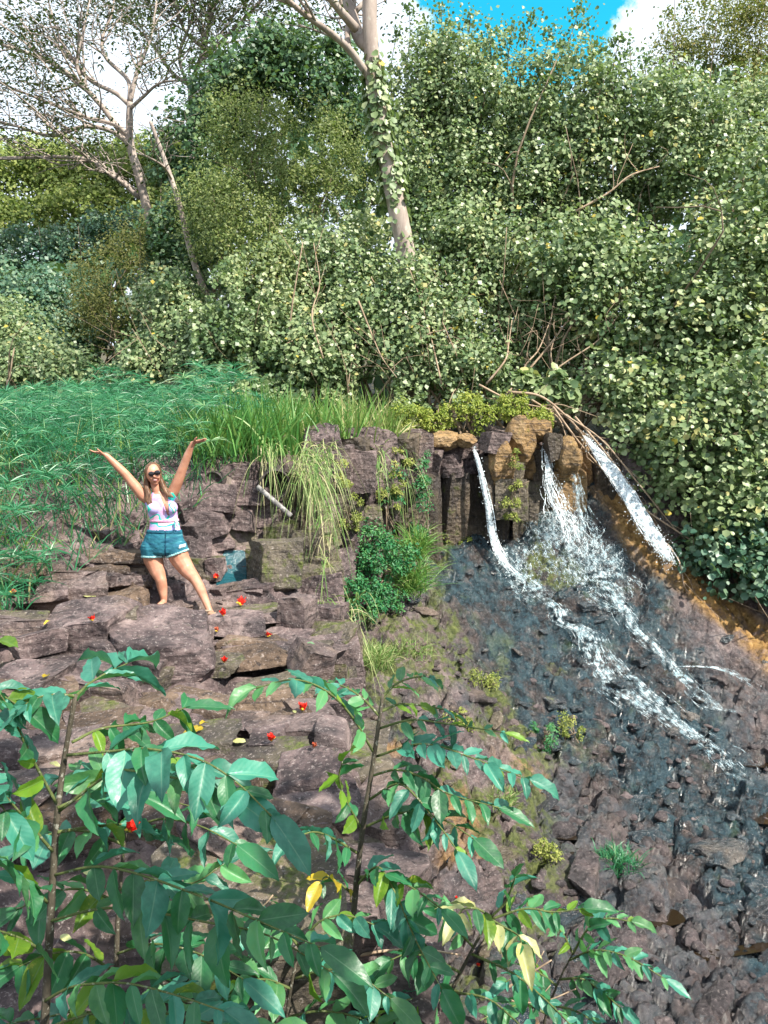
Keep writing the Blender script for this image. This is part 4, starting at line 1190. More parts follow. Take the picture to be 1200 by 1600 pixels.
# ------------------------------------------------------------------ tall albizia trees
def big_tree(label, trunk, limbs, Y, rad, mat, seed, pads, leaf=0.10, n_leaf=9000, ivy=None, name='albizia_tree', sub=3, subl=1.6):
    """trunk and limbs: pixel polylines with radius in pixels at start and end; pads: flat leaf layers near limb ends"""
    r = np.random.default_rng(seed)

    def path(pl, yo=0.0):
        return np.array([P(a, b, Y + yo * i / max(1, len(pl) - 1)) for i, (a, b) in enumerate(pl)])
    tp = path(trunk)
    gz = float(H(tp[0, 0], tp[0, 1], False))
    base = np.array([tp[0, 0], tp[0, 1], gz])
    if tp[0, 2] > gz: tp = np.concatenate([[base - [0, 0, .2]], tp])
    e = empty(name, base); tag(e, label, 'tree')
    px2m = Y / F
    pts = smooth_path(tp, 40)
    v, q = tube(pts, np.linspace(rad[0], rad[1], 40) * px2m, 12, 0.03, r)
    obj_np('trunk', v - base, q, mat=M[mat], parent=e)
    LP, LN = [], []

    def pad(c, size, m):
        a = r.uniform(0, 2 * math.pi, m); d = size * np.sqrt(r.uniform(0, 1, m))
        LP.append(c + np.stack([np.cos(a) * d, np.sin(a) * d, r.normal(0, 0.07 + 0.05 * size, m) + 0.12 * size * (1 - (d / size) ** 2)], 1))
        LN.append(np.array([0, 0, 1]) + r.normal(size=(m, 3)) * 0.45)
    for pl, r0, r1 in limbs:
        yo = r.uniform(-2.5, 2.5)
        lp = smooth_path(path(pl, yo), 22)
        parts = [tube(lp, np.linspace(r0, r1, 22) * px2m, 7)]
        for s in range(sub * max(2, len(pl) - 1)):
            i = r.integers(6, 22); d = unit(lp[min(21, i + 1)] - lp[i - 1])
            L = subl * r.uniform(0.5, 1.3)
            tip = lp[i] + (d * 0.8 + r.normal(size=3) * np.array([0.6, 0.7, 0.3]) + np.array([0, 0, 0.30])) * L
            mid = (lp[i] + tip) / 2 + r.normal(size=3) * 0.12 * L
            sp = smooth_path([lp[i], mid, tip], 8)
            w = max(0.012, np.interp(i, [0, 21], [r0, r1]) * px2m * 0.55)
            parts.append(tube(sp, w * np.linspace(1, 0.3, 8), 5))
            for _ in range(3):
                j = r.integers(3, 8); t2 = sp[j] + (d * 0.4 + r.normal(size=3) * np.array([0.6, 0.6, 0.25]) + np.array([0, 0, 0.15])) * L * 0.55
                parts.append(tube(smooth_path([sp[j], (sp[j] + t2) / 2 + r.normal(size=3) * 0.05, t2], 5), w * 0.45 * np.linspace(1, 0.4, 5), 4))
                if pads: pad(t2, pads * r.uniform(0.5, 1.1), 26)
            if pads: pad(tip, pads * r.uniform(0.6, 1.2), 34)
        v, q = joinm(parts)
        obj_np('limb', v - base, q, mat=M[mat], parent=e)
    if pads:
        p, nn = np.concatenate(LP), np.concatenate(LN)
        if len(p) > n_leaf:
            k = r.choice(len(p), n_leaf, False); p, nn = p[k], nn[k]
        v, q, t = leaves(p, nn, leaf * r.uniform(0.6, 1.3, len(p)), np.clip(r.normal(0.45, 0.2, len(p)), 0, 1), LEAF_LONG, r, 0.1)
        obj_np('crown', v - base, q, mat=M['albizia'], parent=e, attrs=dict(tint=t))
    if ivy:
        k = r.uniform(ivy[0], ivy[1], ivy[2]); i = (k * 39).astype(int)
        a = r.uniform(0, 2 * math.pi, len(k)); rad_ = np.interp(k, [0, 1], rad) * px2m
        p = pts[i] + np.stack([np.cos(a), np.sin(a), np.zeros(len(k))], 1) * (rad_ * r.uniform(1.0, 1.5, len(k)))[:, None] + r.normal(size=(len(k), 3)) * np.array([.05, .05, .25])
        v, q, t = leaves(p, np.stack([np.cos(a), np.sin(a), np.full(len(k), .4)], 1), r.uniform(0.09, 0.17, len(k)), np.clip(r.normal(.5, .2, len(k)), 0, 1), LEAF_ROUND, r)
        obj_np('climbing_leaves', v - base, q, mat=M['hau'], parent=e, attrs=dict(tint=t))
    return e


big_tree('tall pale-barked tree with forking trunk rising at top centre', [(645, 620), (638, 430), (615, 300), (594, 200), (583, 110), (578, 40), (577, -60), (570, -260)],
         [([(583, 130), (548, 80), (515, 50), (480, 25), (440, -10), (400, -60)], 6, 2.5), ([(580, 75), (560, 55), (545, 10), (525, -40), (500, -120)], 12, 5), ([(544, 78), (543, 45), (552, 15), (556, -40)], 5, 3),
          ([(556, 45), (530, 15), (505, -15), (470, -60)], 7, 3), ([(577, -60), (620, -140), (680, -220)], 9, 4)], 17.0, (17, 9), 'bark_pale', 41, 0.9, 0.11, 5000, ivy=(0.36, 0.64, 700), sub=2)
big_tree('grey spreading tree with flat tiers of small leaves at upper left', [(290, 560), (262, 420), (236, 350), (218, 280), (205, 232), (202, 190), (203, 160)],
         [([(206, 235), (170, 180), (135, 140), (100, 110), (50, 85), (0, 68), (-60, 40)], 5, 1.5), ([(203, 165), (180, 145), (140, 125), (110, 90), (90, 50), (75, 0)], 4, 1.2),
          ([(205, 215), (180, 195), (140, 185), (100, 170), (50, 150), (0, 130)], 4, 1.2), ([(200, 222), (170, 203), (130, 198), (80, 212), (30, 198), (-20, 185)], 4, 1.5),
          ([(203, 160), (200, 125), (165, 90), (160, 60), (175, 20), (180, -30)], 4, 1.2), ([(203, 170), (225, 150), (250, 130), (290, 125)], 3, 1),
          ([(212, 300), (175, 270), (140, 250), (90, 245), (0, 248), (-50, 240)], 4, 1.5), ([(218, 310), (190, 285), (160, 265), (110, 225), (60, 180)], 4, 1.2), ([(203, 160), (215, 110), (235, 60), (245, 0)], 4, 1.2),
          ([(135, 140), (120, 100), (130, 50), (140, 0)], 3, 1)], 26, (9, 4.5), 'bark_pale', 42, 1.1, 0.13, 12000, sub=3, subl=1.8)
big_tree('slender pale tree behind, forking against the cloud at upper left', [(305, 320), (302, 200), (300, 150), (298, 135)],
         [([(300, 135), (270, 115), (245, 80), (230, 60), (200, 30)], 3.5, 1), ([(300, 130), (310, 100), (318, 75), (325, 40), (330, -20)], 4, 1.5), ([(303, 165), (315, 140), (328, 110), (340, 70)], 3, 1),
          ([(318, 75), (290, 50), (275, 10), (270, -40)], 3, 1), ([(302, 150), (280, 90), (300, 30), (310, -30)], 3, 1), ([(310, 100), (350, 60), (390, 20), (430, -20)], 3, 1)], 31, (8, 5), 'bark_pale', 43, 1.3, 0.15, 10000, sub=4, subl=2.0)
big_tree('thin leaning pale sapling pole beside the grey spreading tree', [(345, 530), (322, 460), (300, 400), (283, 330), (268, 280), (250, 230), (235, 190)], [([(268, 280), (255, 260), (230, 245), (215, 240)], 2, 1)], 18.9, (6, 2.5), 'bark_pale', 44, 0)

# leaning bare stems and driftwood
G4 = 'bare canes leaning out of the thicket'
r = np.random.default_rng(9)
for k, (a, b, y0, y1, w, lab) in enumerate([
        ((770, 640), (900, 480), 14.9, 15.4, 4, 'thick bare cane leaning right above the falls, lowest of its bunch'), ((800, 630), (860, 500), 14.8, 15.5, 3, 'steep bare cane in the bunch above the falls'),
        ((830, 635), (960, 500), 14.8, 15.2, 3, 'bare cane slanting right over the lip'), ((760, 600), (800, 500), 15, 15.6, 3, 'upright bare cane left of the slanting ones'),
        ((850, 640), (870, 520), 14.7, 15.4, 2.5, 'near-vertical bare cane above the ochre rocks'), ((690, 600), (640, 420), 15.2, 16, 2.5, 'pale cane leaning left below the central trunk'),
        ((505, 560), (490, 380), 15.6, 16.4, 2.5, 'pale upright cane with twigs left of the central trunk'), ((560, 470), (620, 590), 15.6, 15.2, 2.5, 'pale cane slanting down right under the central trunk'),
        ((900, 330), (1030, 260), 15.6, 15.9, 3, 'dark bare branch sticking out of the right-hand thicket')]):
    p0, p1 = P(*a, y0), P(*b, y1)
    pts = smooth_path([p0, p0 + (p1 - p0) * .35 + r.normal(size=3) * .1, p0 + (p1 - p0) * .7 + r.normal(size=3) * .1, p1], 14)
    parts = [tube(pts, w * y0 / F * np.linspace(.6, .25, 14), 6)]
    for _ in range(5):
        i = r.integers(4, 13); parts.append(tube(smooth_path([pts[i], pts[i] + r.normal(size=3) * .15 + (0, 0, .12), pts[i] + r.normal(size=3) * .3 + (0, 0, .35)], 5), w * y0 / F * .22 * np.linspace(1, .4, 5), 4))
    v, q = joinm(parts)
    tag(obj_np('bare_cane', v, q, mat=M['twig']), lab, 'branch', G4)
G5 = 'fallen branches along the chute'
for k, (pl, y, w, lab) in enumerate([
        ([(795, 610), (850, 625), (900, 665), (925, 700)], 14.0, 4, 'thick driftwood branch reaching the top of the chute'), ([(860, 640), (905, 690), (960, 760), (1010, 830)], 13.7, 3, 'long thin branch lying along the chute’s left side'),
        ([(900, 650), (960, 720), (1010, 790), (1050, 860), (1075, 900)], 13.4, 3, 'long bare branch following the chute’s right side down'), ([(880, 640), (940, 690), (1000, 760), (1060, 830), (1120, 890)], 13.2, 2.5, 'slender branch crossing the bank towards the dark bush'),
        ([(1000, 790), (1080, 840), (1150, 880), (1190, 890)], 12.9, 2.5, 'thin pale branch over the shaded bush at right'), ([(830, 625), (870, 650), (890, 680)], 14.1, 3, 'short stick jammed above the ochre rock'),
        ([(1040, 850), (1060, 880), (1070, 915), (1078, 930)], 12.6, 2.5, 'forked twig end hanging at the chute’s foot'), ([(750, 600), (800, 625), (850, 640), (880, 650)], 14.2, 3, 'driftwood stick lying behind the lip')]):
    pts = smooth_path([P(a, b, y - 0.35 * i / len(pl)) + r.normal(size=3) * .03 for i, (a, b) in enumerate(pl)], 22)
    parts = [tube(pts, w * y / F * np.linspace(.6, .25, 22), 6)]
    for _ in range(7):
        i = r.integers(4, 21); d = unit(pts[i] - pts[i - 1])
        parts.append(tube(smooth_path([pts[i], pts[i] + d * .2 + r.normal(size=3) * .06, pts[i] + d * .45 + r.normal(size=3) * .2], 5), w * y / F * .22 * np.linspace(1, .4, 5), 4))
    v, q = joinm(parts)
    tag(obj_np('fallen_branch', v, q, mat=M['twig']), lab, 'branch', G5)


# ------------------------------------------------------------------ grasses
def blades(base, d, L, w, droop, tint, r, segs=4):
    n = len(base)
    d = unit(d)
    s = np.linspace(0, 1, segs + 1)
    g = np.array([0, 0, -1.0])
    p = base[:, None] + d[:, None] * (L[:, None] * s)[..., None] + g * (droop[:, None] * L[:, None] * s ** 2.2)[..., None]
    side = np.cross(d, r.normal(size=(n, 3)) * 0.4 + np.array([0, -1, 0.3])); side = unit(side)
    ww = w[:, None] * (1 - s ** 1.6 * 0.95) * (0.6 + 0.4 * np.minimum(1, s * 5))
    v = np.stack([p - side[:, None] * ww[..., None], p + side[:, None] * ww[..., None]], 2)
    i = (np.arange(n) * (segs + 1) * 2)[:, None] + (np.arange(segs) * 2)[None]
    q = np.stack([i, i + 1, i + 3, i + 2], -1).reshape(-1, 4)
    return v.reshape(-1, 3), q, np.repeat(tint, (segs + 1) * 2)


def scatter(poly, n, r, xr, yr):
    x, y = r.uniform(*xr, n * 8), r.uniform(*yr, n * 8)
    z = H(x, y, False)
    px, py = proj(np.stack([x, y, z], 1))
    k = np.nonzero(inpoly(px, py, poly))[0][:n]
    return np.stack([x[k], y[k], z[k]], 1), px[k], py[k]


def stuff(name, label, parts, mat):
    v, q = joinm([(a, b) for a, b, _ in parts]); t = np.concatenate([c for _, _, c in parts])
    return tag(obj_np(name, v, q, mat=M[mat], attrs=dict(tint=t)), label, 'grass', kind='stuff')


# umbrella sedge: a stem with a wheel of narrow drooping leaves
r = np.random.default_rng(31)
SEDGE = [(-420, 640), (400, 645), (390, 700), (310, 790), (255, 845), (170, 880), (90, 925), (-60, 1010), (-420, 1030)]
b, px, py = scatter(SEDGE, 2100, r, (-10, -1.2), (6.6, 18))
h = r.uniform(0.30, 0.70, len(b)) * np.clip((b[:, 1] - 6.0) / 2.2, 0.6, 1) * (0.35 + 1.5 * fbm(b[:, 0] * .9, b[:, 1] * .7, 0, 3, 2)) * (1 + .3 * np.exp(-((px - 250) / 90) ** 2)) * (1 - .35 * sstep(11, 15, b[:, 1]))
lean = r.normal(size=(len(b), 2)) * 0.18
head = b + np.stack([lean[:, 0], lean[:, 1] - 0.1, h], 1)
parts = [blades(b, head - b, np.linalg.norm(head - b, axis=1), np.full(len(b), 0.006), np.zeros(len(b)), np.full(len(b), .2), r, 2)]
nl = 20
a = np.tile(np.arange(nl) / nl * 2 * math.pi, len(b)) + np.repeat(r.uniform(0, 6, len(b)), nl)
k = np.repeat(np.arange(len(b)), nl)
d = np.stack([np.cos(a), np.sin(a), r.normal(0.5, 0.35, len(a))], 1)
ht = 0.42 + 0.9 * (fbm(b[:, 0] * 1.3, b[:, 1] * 1.1, 0, 13, 3) - .5) + r.normal(0, .12, len(b))
parts.append(blades(head[k], d, r.uniform(0.18, 0.33, len(k)), r.uniform(0.0035, 0.007, len(k)), r.uniform(0.15, 0.65, len(k)), np.clip(ht[k] + r.normal(0, .16, len(k)), 0, 1), r, 3))
stuff('umbrella_sedge', 'dense blue-green umbrella sedges covering the slope at left', parts, 'sedge')
# finer blades between the sedges
b, px, py = scatter(SEDGE, 15000, r, (-10, -1.2), (6.6, 18))
d = np.stack([r.normal(0, .45, len(b)), r.normal(-.15, .4, len(b)), np.ones(len(b))], 1)
sh = np.clip((b[:, 1] - 6.2) / 2.4, 0.35, 1)
p1 = blades(b, d, r.uniform(0.35, 0.95, len(b)) * sh * (0.4 + 1.3 * fbm(b[:, 0] * .8, b[:, 1] * .8, 0, 23, 2)), r.uniform(0.005, 0.010, len(b)), r.uniform(0.1, 0.55, len(b)), np.clip(r.normal(.5, .28, len(b)), 0, 1), r)
stuff('sedge_grass', 'narrow green blades growing among the sedges at left', [p1], 'sedge')
b, px, py = scatter(SEDGE, 2600, r, (-10, -1.2), (6.6, 18))
k = fbm(b[:, 0] * 1.1 + 7, b[:, 1] * 1.1, 0, 43, 3) > .52
b = b[k]
d = np.stack([r.normal(0, .4, len(b)), r.normal(-.15, .35, len(b)), np.ones(len(b))], 1)
stuff('mixed_grass', 'yellow-green grass tufts breaking up the sedge slope', [blades(b, d, r.uniform(0.5, 1.15, len(b)), r.uniform(0.005, 0.010, len(b)), r.uniform(0.15, 0.6, len(b)), np.clip(r.normal(.55, .25, len(b)), 0, 1), r, 5)], 'grass')
# tall cane grass on the bank behind the woman, and the bank top
r = np.random.default_rng(32)
parts = []
BANK = [(300, 650), (640, 640), (640, 690), (560, 700), (500, 735), (440, 720), (330, 735), (290, 740)]
b, px, py = scatter(BANK, 9500, r, (-4, 0.9), (9.6, 16))
d = np.stack([r.normal(0, .35, len(b)), r.normal(-.1, .35, len(b)), np.ones(len(b))], 1)
tl = np.clip(0.45 + 0.25 * sstep(400, 480, px) + 0.12 * sstep(520, 580, px) + r.normal(0, .22, len(b)), 0, 1)
parts.append(blades(b, d, r.uniform(0.4, 0.95, len(b)) * np.where(px < 480, 1.15, 0.85), r.uniform(0.006, 0.012, len(b)), r.uniform(0.2, 0.7, len(b)), tl, r, 5))
for px_, py_ in [(345, 690), (372, 680), (400, 672), (430, 690), (355, 660), (415, 650), (450, 665), (480, 680), (390, 700), (510, 665), (540, 672), (570, 668), (595, 675), (525, 690), (560, 690)]:
    c = hit(px_, py_ + 20, 6, 18, False); m = 90
    bb = c + np.stack([r.normal(0, .16, m), r.normal(0, .16, m), np.zeros(m)], 1)
    d = np.stack([r.normal(0, .28, m), r.normal(-.1, .28, m), np.ones(m)], 1)
    parts.append(blades(bb, d, r.uniform(0.6, 1.25, m), r.uniform(0.009, 0.016, m), r.uniform(0.1, 0.5, m), np.clip(r.normal(.3 + .4 * float(sstep(450, 560, px_)), .2, m), 0, 1), r, 6))
stuff('bank_grass', 'tall arching grass on the bank top behind the woman', parts, 'grass')
# trailing dry grass that hangs over the rock wall
r = np.random.default_rng(33)
parts = []
for x0, y0, x1, y1, yy, m in [(455, 700, 500, 760, 10.2, 90), (478, 725, 500, 790, 10.2, 36), (485, 725, 515, 860, 10.4, 34), (495, 740, 520, 930, 10.3, 34), (505, 780, 525, 960, 10.1, 30), (490, 860, 515, 940, 9.6, 24),
                              (500, 930, 520, 1000, 9.2, 90), (520, 930, 560, 1000, 9.3, 50), (560, 700, 600, 740, 11.6, 60), (470, 690, 525, 735, 10.5, 110), (400, 690, 440, 715, 10.4, 60), (610, 700, 640, 760, 12.6, 60)]:
    b = np.array([P(r.uniform(x0, x1), r.uniform(y0, y1), yy + r.uniform(-.25, .25)) for _ in range(m)])
    d = np.stack([r.normal(0.15, .4, m), r.normal(-.55, .25, m), r.normal(0.25, .5, m)], 1)
    parts.append(blades(b, d, r.uniform(0.3, 0.75, m), r.uniform(0.005, 0.009, m), r.uniform(0.8, 1.7, m), np.clip(r.normal(.55, .25, m), 0, 1), r, 6))
stuff('hanging_grass', 'pale grass trailing down the rock wall in the middle', parts, 'drygrass')


# ------------------------------------------------------------------ small plants as things
def bush(name, label, cat, lobes_px, n, size, mat, seed, group=None, tmpl=LEAF_ROUND, clump=(0.08, 0.2), kind='leaf'):
    r = np.random.default_rng(seed)
    lobes = [(P(a, b, Y), (rx / F * Y, dz, ry / F * Y)) for a, b, Y, rx, ry, dz in lobes_px]
    c0 = lobes[0][0]
    e = empty(name, c0 - np.array([0, 0, lobes[0][1][2]])); base = np.array(e.location)
    tag(e, label, cat, group)
    if kind == 'leaf':
        v, q, t = lobe_leaves(lobes, n, size, r, clump, 0.4, tmpl)
    else:
        cs = [lobes[i] for i in r.integers(0, len(lobes), n)]
        b = np.array([c + np.array([r.normal() * a[0] * .45, r.normal() * a[1] * .45, -a[2] * r.uniform(.3, 1)]) for c, a in cs])
        hh = np.array([a[2] for _, a in cs]) * 2
        d = np.stack([r.normal(0, .6, n), r.normal(-.2, .6, n), np.ones(n)], 1)
        v, q, t = blades(b, d, hh * r.uniform(.5, 1.1, n), np.full(n, size), r.uniform(.2, .7, n), np.clip(r.normal(.5, .22, n), 0, 1), r, 4)
    obj_np('foliage', v - base, q, mat=M[mat], parent=e, attrs=dict(tint=t))
    sv, sq = joinm([tube(smooth_path([base + r.normal(size=3) * .05, (base + c0) / 2 + r.normal(size=3) * .05, c0 + r.normal(size=3) * .08], 6), .01, 4) for _ in range(4)])
    obj_np('stem', sv - base, sq, mat=M['bark_stem'], parent=e)
    return e


G6 = 'lime-green clumps along the lip of the falls'
for k, (px, py, rx, ry, lab) in enumerate([(632, 655, 26, 24, 'leftmost small lime-green clump on the lip of the falls'), (678, 655, 28, 24, 'second lime-green clump on the lip, left of the biggest'),
                                           (735, 645, 40, 32, 'biggest lime-yellow clump on the lip of the falls'), (798, 640, 28, 18, 'low lime clump right of the biggest one'), (840, 658, 22, 14, 'small yellow-green tuft on the ochre rocks')]):
    bush('lime_clump', lab, 'plant', [(px, py, 13.9 + 0.02 * k, rx, ry, .28)], 1500, 0.05, 'lime', 200 + k, G6, LEAF_LONG)
bush('leafy_shrub', 'round-leaved sunlit shrub sprouting behind the ochre rocks', 'shrub', [(845, 605, 14.6, 45, 28, .3), (880, 625, 14.5, 30, 18, .25)], 900, 0.12, 'hau', 210, None, LEAF_ROUND, (0.15, 0.3))
bush('creeper', 'bright green creeper mat on the wall foot in the middle', 'plant', [(600, 900, 11.0, 55, 60, .25), (570, 940, 10.6, 45, 35, .25), (590, 850, 11.2, 34, 34, .2), (625, 880, 11.1, 28, 45, .2), (655, 790, 12.4, 12, 70, .1), (610, 760, 11.6, 22, 40, .1)], 7500, 0.045, 'creeper', 211, None, LEAF_LONG)
G11 = 'moss trailing down the rock columns'
for j, (lob, n_, lab) in enumerate([([(664, 780, 12.75, 7, 75, .08), (660, 730, 12.8, 9, 30, .1)], 1500, 'long narrow moss streak down the column left of the dark recess'), ([(806, 745, 13.0, 9, 50, .08), (798, 800, 12.95, 16, 26, .12)], 1300, 'moss curtain below the largest ochre rock'),
                                     ([(608, 775, 11.45, 26, 50, .1), (625, 720, 12.0, 18, 26, .1)], 1700, 'moss mat on the wall above the creeper'), ([(548, 790, 10.75, 24, 50, .1), (535, 740, 10.8, 16, 26, .1)], 1300, 'thin moss on the broken blocks beside the hanging grass')]):
    bush('trailing_moss', lab, 'moss', lob, n_, 0.035, 'moss' if j != 0 else 'creeper', 240 + j, G11, LEAF_SLIM, (0.03, 0.10))
bush('wall_fern', 'grassy fern tuft right of the creeper on the wall', 'plant', [(640, 890, 11.3, 25, 45, .2), (650, 840, 11.8, 16, 40, .15)], 600, 0.008, 'grass', 212, None, kind='grass')
bush('river_tuft', 'round blue-green grass tuft alone on the river rocks', 'plant', [(962, 1338, hit(962, 1355, 4, 14)[1], 30, 26, .18)], 520, 0.006, 'sedge', 213, None, kind='grass')
r6 = random.Random(3)
G7 = 'mossy weed patches on the debris slope'
for k, (px, py, rx, ry, lab) in enumerate([(755, 1060, 34, 30, 'yellow-green weed patch high on the debris slope'), (850, 1150, 26, 28, 'deep green weed patch beside the wet fan'), (890, 1135, 24, 34, 'yellow weed patch just right of the deep green one'),
                                           (720, 1120, 30, 20, 'weed patch below the highest one, left of the wet fan'), (640, 1010, 30, 26, 'dry weed patch under the creeper'), (585, 1020, 30, 34, 'straw-coloured weeds at the foot of the ledge wall'),
                                           (850, 1330, 22, 20, 'small weed patch left of the blue-green tuft'), (780, 1240, 26, 20, 'straw weeds above the bare ochre earth'), (700, 850, 26, 24, 'moss cushion under the dark columns left of the main fall'), (795, 800, 22, 30, 'moss cushion hugging the column right of the main fall'), (735, 845, 20, 22, 'moss cushion at the main fall’s left foot')]):
    p = hit(px, py, 4, 16, False)
    bush('weed_patch', lab, 'plant', [(px, py, p[1] - 0.08, rx, ry * .8, .22)], 700, 0.03 if k not in (4, 5, 7) else 0.005, 'creeper' if k == 1 else ('drygrass' if k in (4, 5, 7) else 'moss'), 220 + k, G7, LEAF_LONG, (0.04, 0.12), 'grass' if k in (4, 5, 7) else 'leaf')

# ------------------------------------------------------------------ the tree that shades the viewpoint (it stands behind the photographer)
r = np.random.default_rng(61)
tb = np.array([4.8, -3.5, float(H(4.8, -3.5, False))])
e = empty('overhanging_tree', tb)
tag(e, 'leafy tree standing behind the viewpoint whose shade dapples the foreground', 'tree')
lobes = [(np.array(c) + 6.2 * np.array(SUN), np.array(a)) for c, a in [((-0.6, 2.3, 3.0), (1.3, .8, .6)), ((1.0, 2.6, 3.0), (1.4, .8, .6)), ((-2.2, 2.2, 3.2), (1.2, .8, .6)), ((0.6, 0.6, 3.6), (2.4, 1.2, .9)), ((-1.8, 4.3, 2.6), (1.2, .7, .5)), ((-3.2, 3.9, 2.8), (1.0, .7, .5)), ((-0.3, 4.4, 2.5), (.9, .6, .5))]]
v, q, t = lobe_leaves(lobes, 1700, 0.17, r, (0.2, 0.4), 0.1)
obj_np('crown', v - tb, q, mat=M['hau'], parent=e, attrs=dict(tint=t))
parts = [tube(smooth_path([tb - [0, 0, .2], tb + [-.2, .2, 3], tb + [-.4, .5, 6], tb + [-.9, .9, 8.2]], 16), np.linspace(.22, .08, 16), 10, .04, r)]
for c, a in lobes:
    parts.append(tube(smooth_path([tb + [-.4, .5, 6], (tb + [-.4, .5, 6] + c) / 2 + [0, 0, .4], c], 10), np.linspace(.08, .02, 10), 6))
v, q = joinm(parts)
obj_np('trunk', v - tb, q, mat=M['bark_grey'], parent=e)

# ------------------------------------------------------------------ the woman on the ledge
YP = 8.5


def cast(px, py):
    """first built surface along the line of sight"""
    dg = bpy.context.evaluated_depsgraph_get()
    ok, loc, *_ = SC.ray_cast(dg, Vector(CAM), Vector(ray(px, py)).normalized())
    return np.array(loc) if ok else hit(px, py)




def Q(px, py, dy=0.0):
    return P(px, py, YP + dy)


def capsule(p0, r0, p1, r1, n=14, flat=1.0, k=5):
    """closed tapered capsule; flat squeezes it along the viewing direction"""
    p0, p1 = np.array(p0, float), np.array(p1, float)
    t = p1 - p0; L = np.linalg.norm(t); t = t / (L + 1e-9)
    ref = np.array([0, 1.0, 0]) if abs(t[1]) < 0.9 else np.array([1.0, 0, 0])
    a = unit(np.cross(t, ref)); b = np.cross(a, t)
    rings = []
    for i in range(1, k + 1):
        f = -math.pi / 2 + (math.pi / 2) * i / k
        rings.append((p0 + t * r0 * math.sin(f), r0 * math.cos(f)))
    for i in range(0, k):
        f = (math.pi / 2) * i / k
        rings.append((p1 + t * r1 * math.sin(f), r1 * math.cos(f)))
    ang = np.arange(n) / n * 2 * math.pi
    v = [c + rad * (math.cos(s) * a + math.sin(s) * b * flat) for c, rad in rings for s in ang]
    v += [p0 - t * r0, p1 + t * r1]
    m = len(rings)
    f = [[j * n + i, j * n + (i + 1) % n, (j + 1) * n + (i + 1) % n, (j + 1) * n + i] for j in range(m - 1) for i in range(n)]
    tr = [[m * n, (i + 1) % n, i] for i in range(n)] + [[m * n + 1, (m - 1) * n + i, (m - 1) * n + (i + 1) % n] for i in range(n)]
    return np.array(v), f, tr


def chain(pts, n=14, flat=1.0):
    """pts: list of (point, radius)"""
    return [capsule(pts[i][0], pts[i][1], pts[i + 1][0], pts[i + 1][1], n, flat) for i in range(len(pts) - 1)]


def ell(c, r, n=16):
    v, t = ico(3)
    return v * np.array(r) + np.array(c), [], t.tolist()


def loft(rings, n=24):
    v, f, tr = [], [], []
    ang = np.arange(n) / n * 2 * math.pi
    for c, rx, ry in rings:
        v += [np.array(c) + np.array([rx * math.cos(s), ry * math.sin(s), 0]) for s in ang]
    m = len(rings)
    f = [[j * n + i, j * n + (i + 1) % n, (j + 1) * n + (i + 1) % n, (j + 1) * n + i] for j in range(m - 1) for i in range(n)]
    v += [np.array(rings[0][0]), np.array(rings[-1][0])]
    tr = [[m * n, (i + 1) % n, i] for i in range(n)] + [[m * n + 1, (m - 1) * n + i, (m - 1) * n + (i + 1) % n] for i in range(n)]
    return np.array(v), f, tr


def fuse(shapes, voxel, smooth_n, name):
    """one continuous surface grown round overlapping closed shapes"""
    vs, fs, n = [], [], 0
    for v, f, t in shapes:
        vs.append(v); fs += [[i + n for i in x] for x in f] + [[i + n for i in x] for x in t]; n += len(v)
    m = bpy.data.meshes.new('tmp'); m.from_pydata(np.concatenate(vs).tolist(), [], fs)
    bm = bmesh.new(); bm.from_mesh(m); bmesh.ops.recalc_face_normals(bm, faces=bm.faces); bm.to_mesh(m); bm.free()
    o = link(bpy.data.objects.new('tmp', m))
    md = o.modifiers.new('r', 'REMESH'); md.mode = 'VOXEL'; md.voxel_size = voxel; md.use_smooth_shade = True
    s = o.modifiers.new('s', 'SMOOTH'); s.iterations = smooth_n; s.factor = 0.5
    dg = bpy.context.evaluated_depsgraph_get(); dg.update()
    res = bpy.data.meshes.new_from_object(o.evaluated_get(dg)); res.name = name
    bpy.data.objects.remove(o); bpy.data.meshes.remove(m)
    return res


S = YP / F
fy_ = float(np.clip(cast(335, 962)[1] - YP, -0.45, 0.1))
fl_ = float(np.clip(min(cast(x_, y_)[1] for x_, y_ in ((250, 925), (256, 925), (256, 936), (262, 936))) - YP - 0.07, -0.7, 0.12))
LF, RF = Q(256, 938, fl_), Q(327, 953.5, fy_)
torso = [(Q(247, 768), .055, .05), (Q(248, 772), .095, .06), (Q(248.5, 777), .150, .078), (Q(250, 786), .160, .092), (Q(253, 796), .160, .10), (Q(255, 805), .152, .095), (Q(257, 814), .148, .09),
         (Q(257, 828), .172, .105), (Q(256, 842), .205, .125), (Q(256, 852), .222, .132), (Q(256, 860), .215, .125), (Q(257, 864), .17, .10)]
body = [loft(torso[::-1])]
body += [ell(Q(240, 793.5, -.075), (.072, .066, .070)), ell(Q(266.5, 793, -.075), (.072, .066, .070))]
body += [ell(Q(243, 857, .08), (.11, .10, .10)), ell(Q(270, 857, .08), (.11, .10, .10))]
body += chain([(Q(246, 770), .052), (Q(242, 756, -.01), .050)])
body += [ell(Q(239.5, 739, -.02), (.077, .092, .108)), ell(Q(241.5, 748, -.045), (.060, .062, .066)), ell(Q(242.5, 755, -.06), (.032, .03, .022)), ell(Q(241.2, 744.5, -.115), (.014, .020, .017))]
body += [ell(Q(236, 746.5, -.085), (.026, .025, .024)), ell(Q(246.5, 745.5, -.085), (.026, .025, .024))]
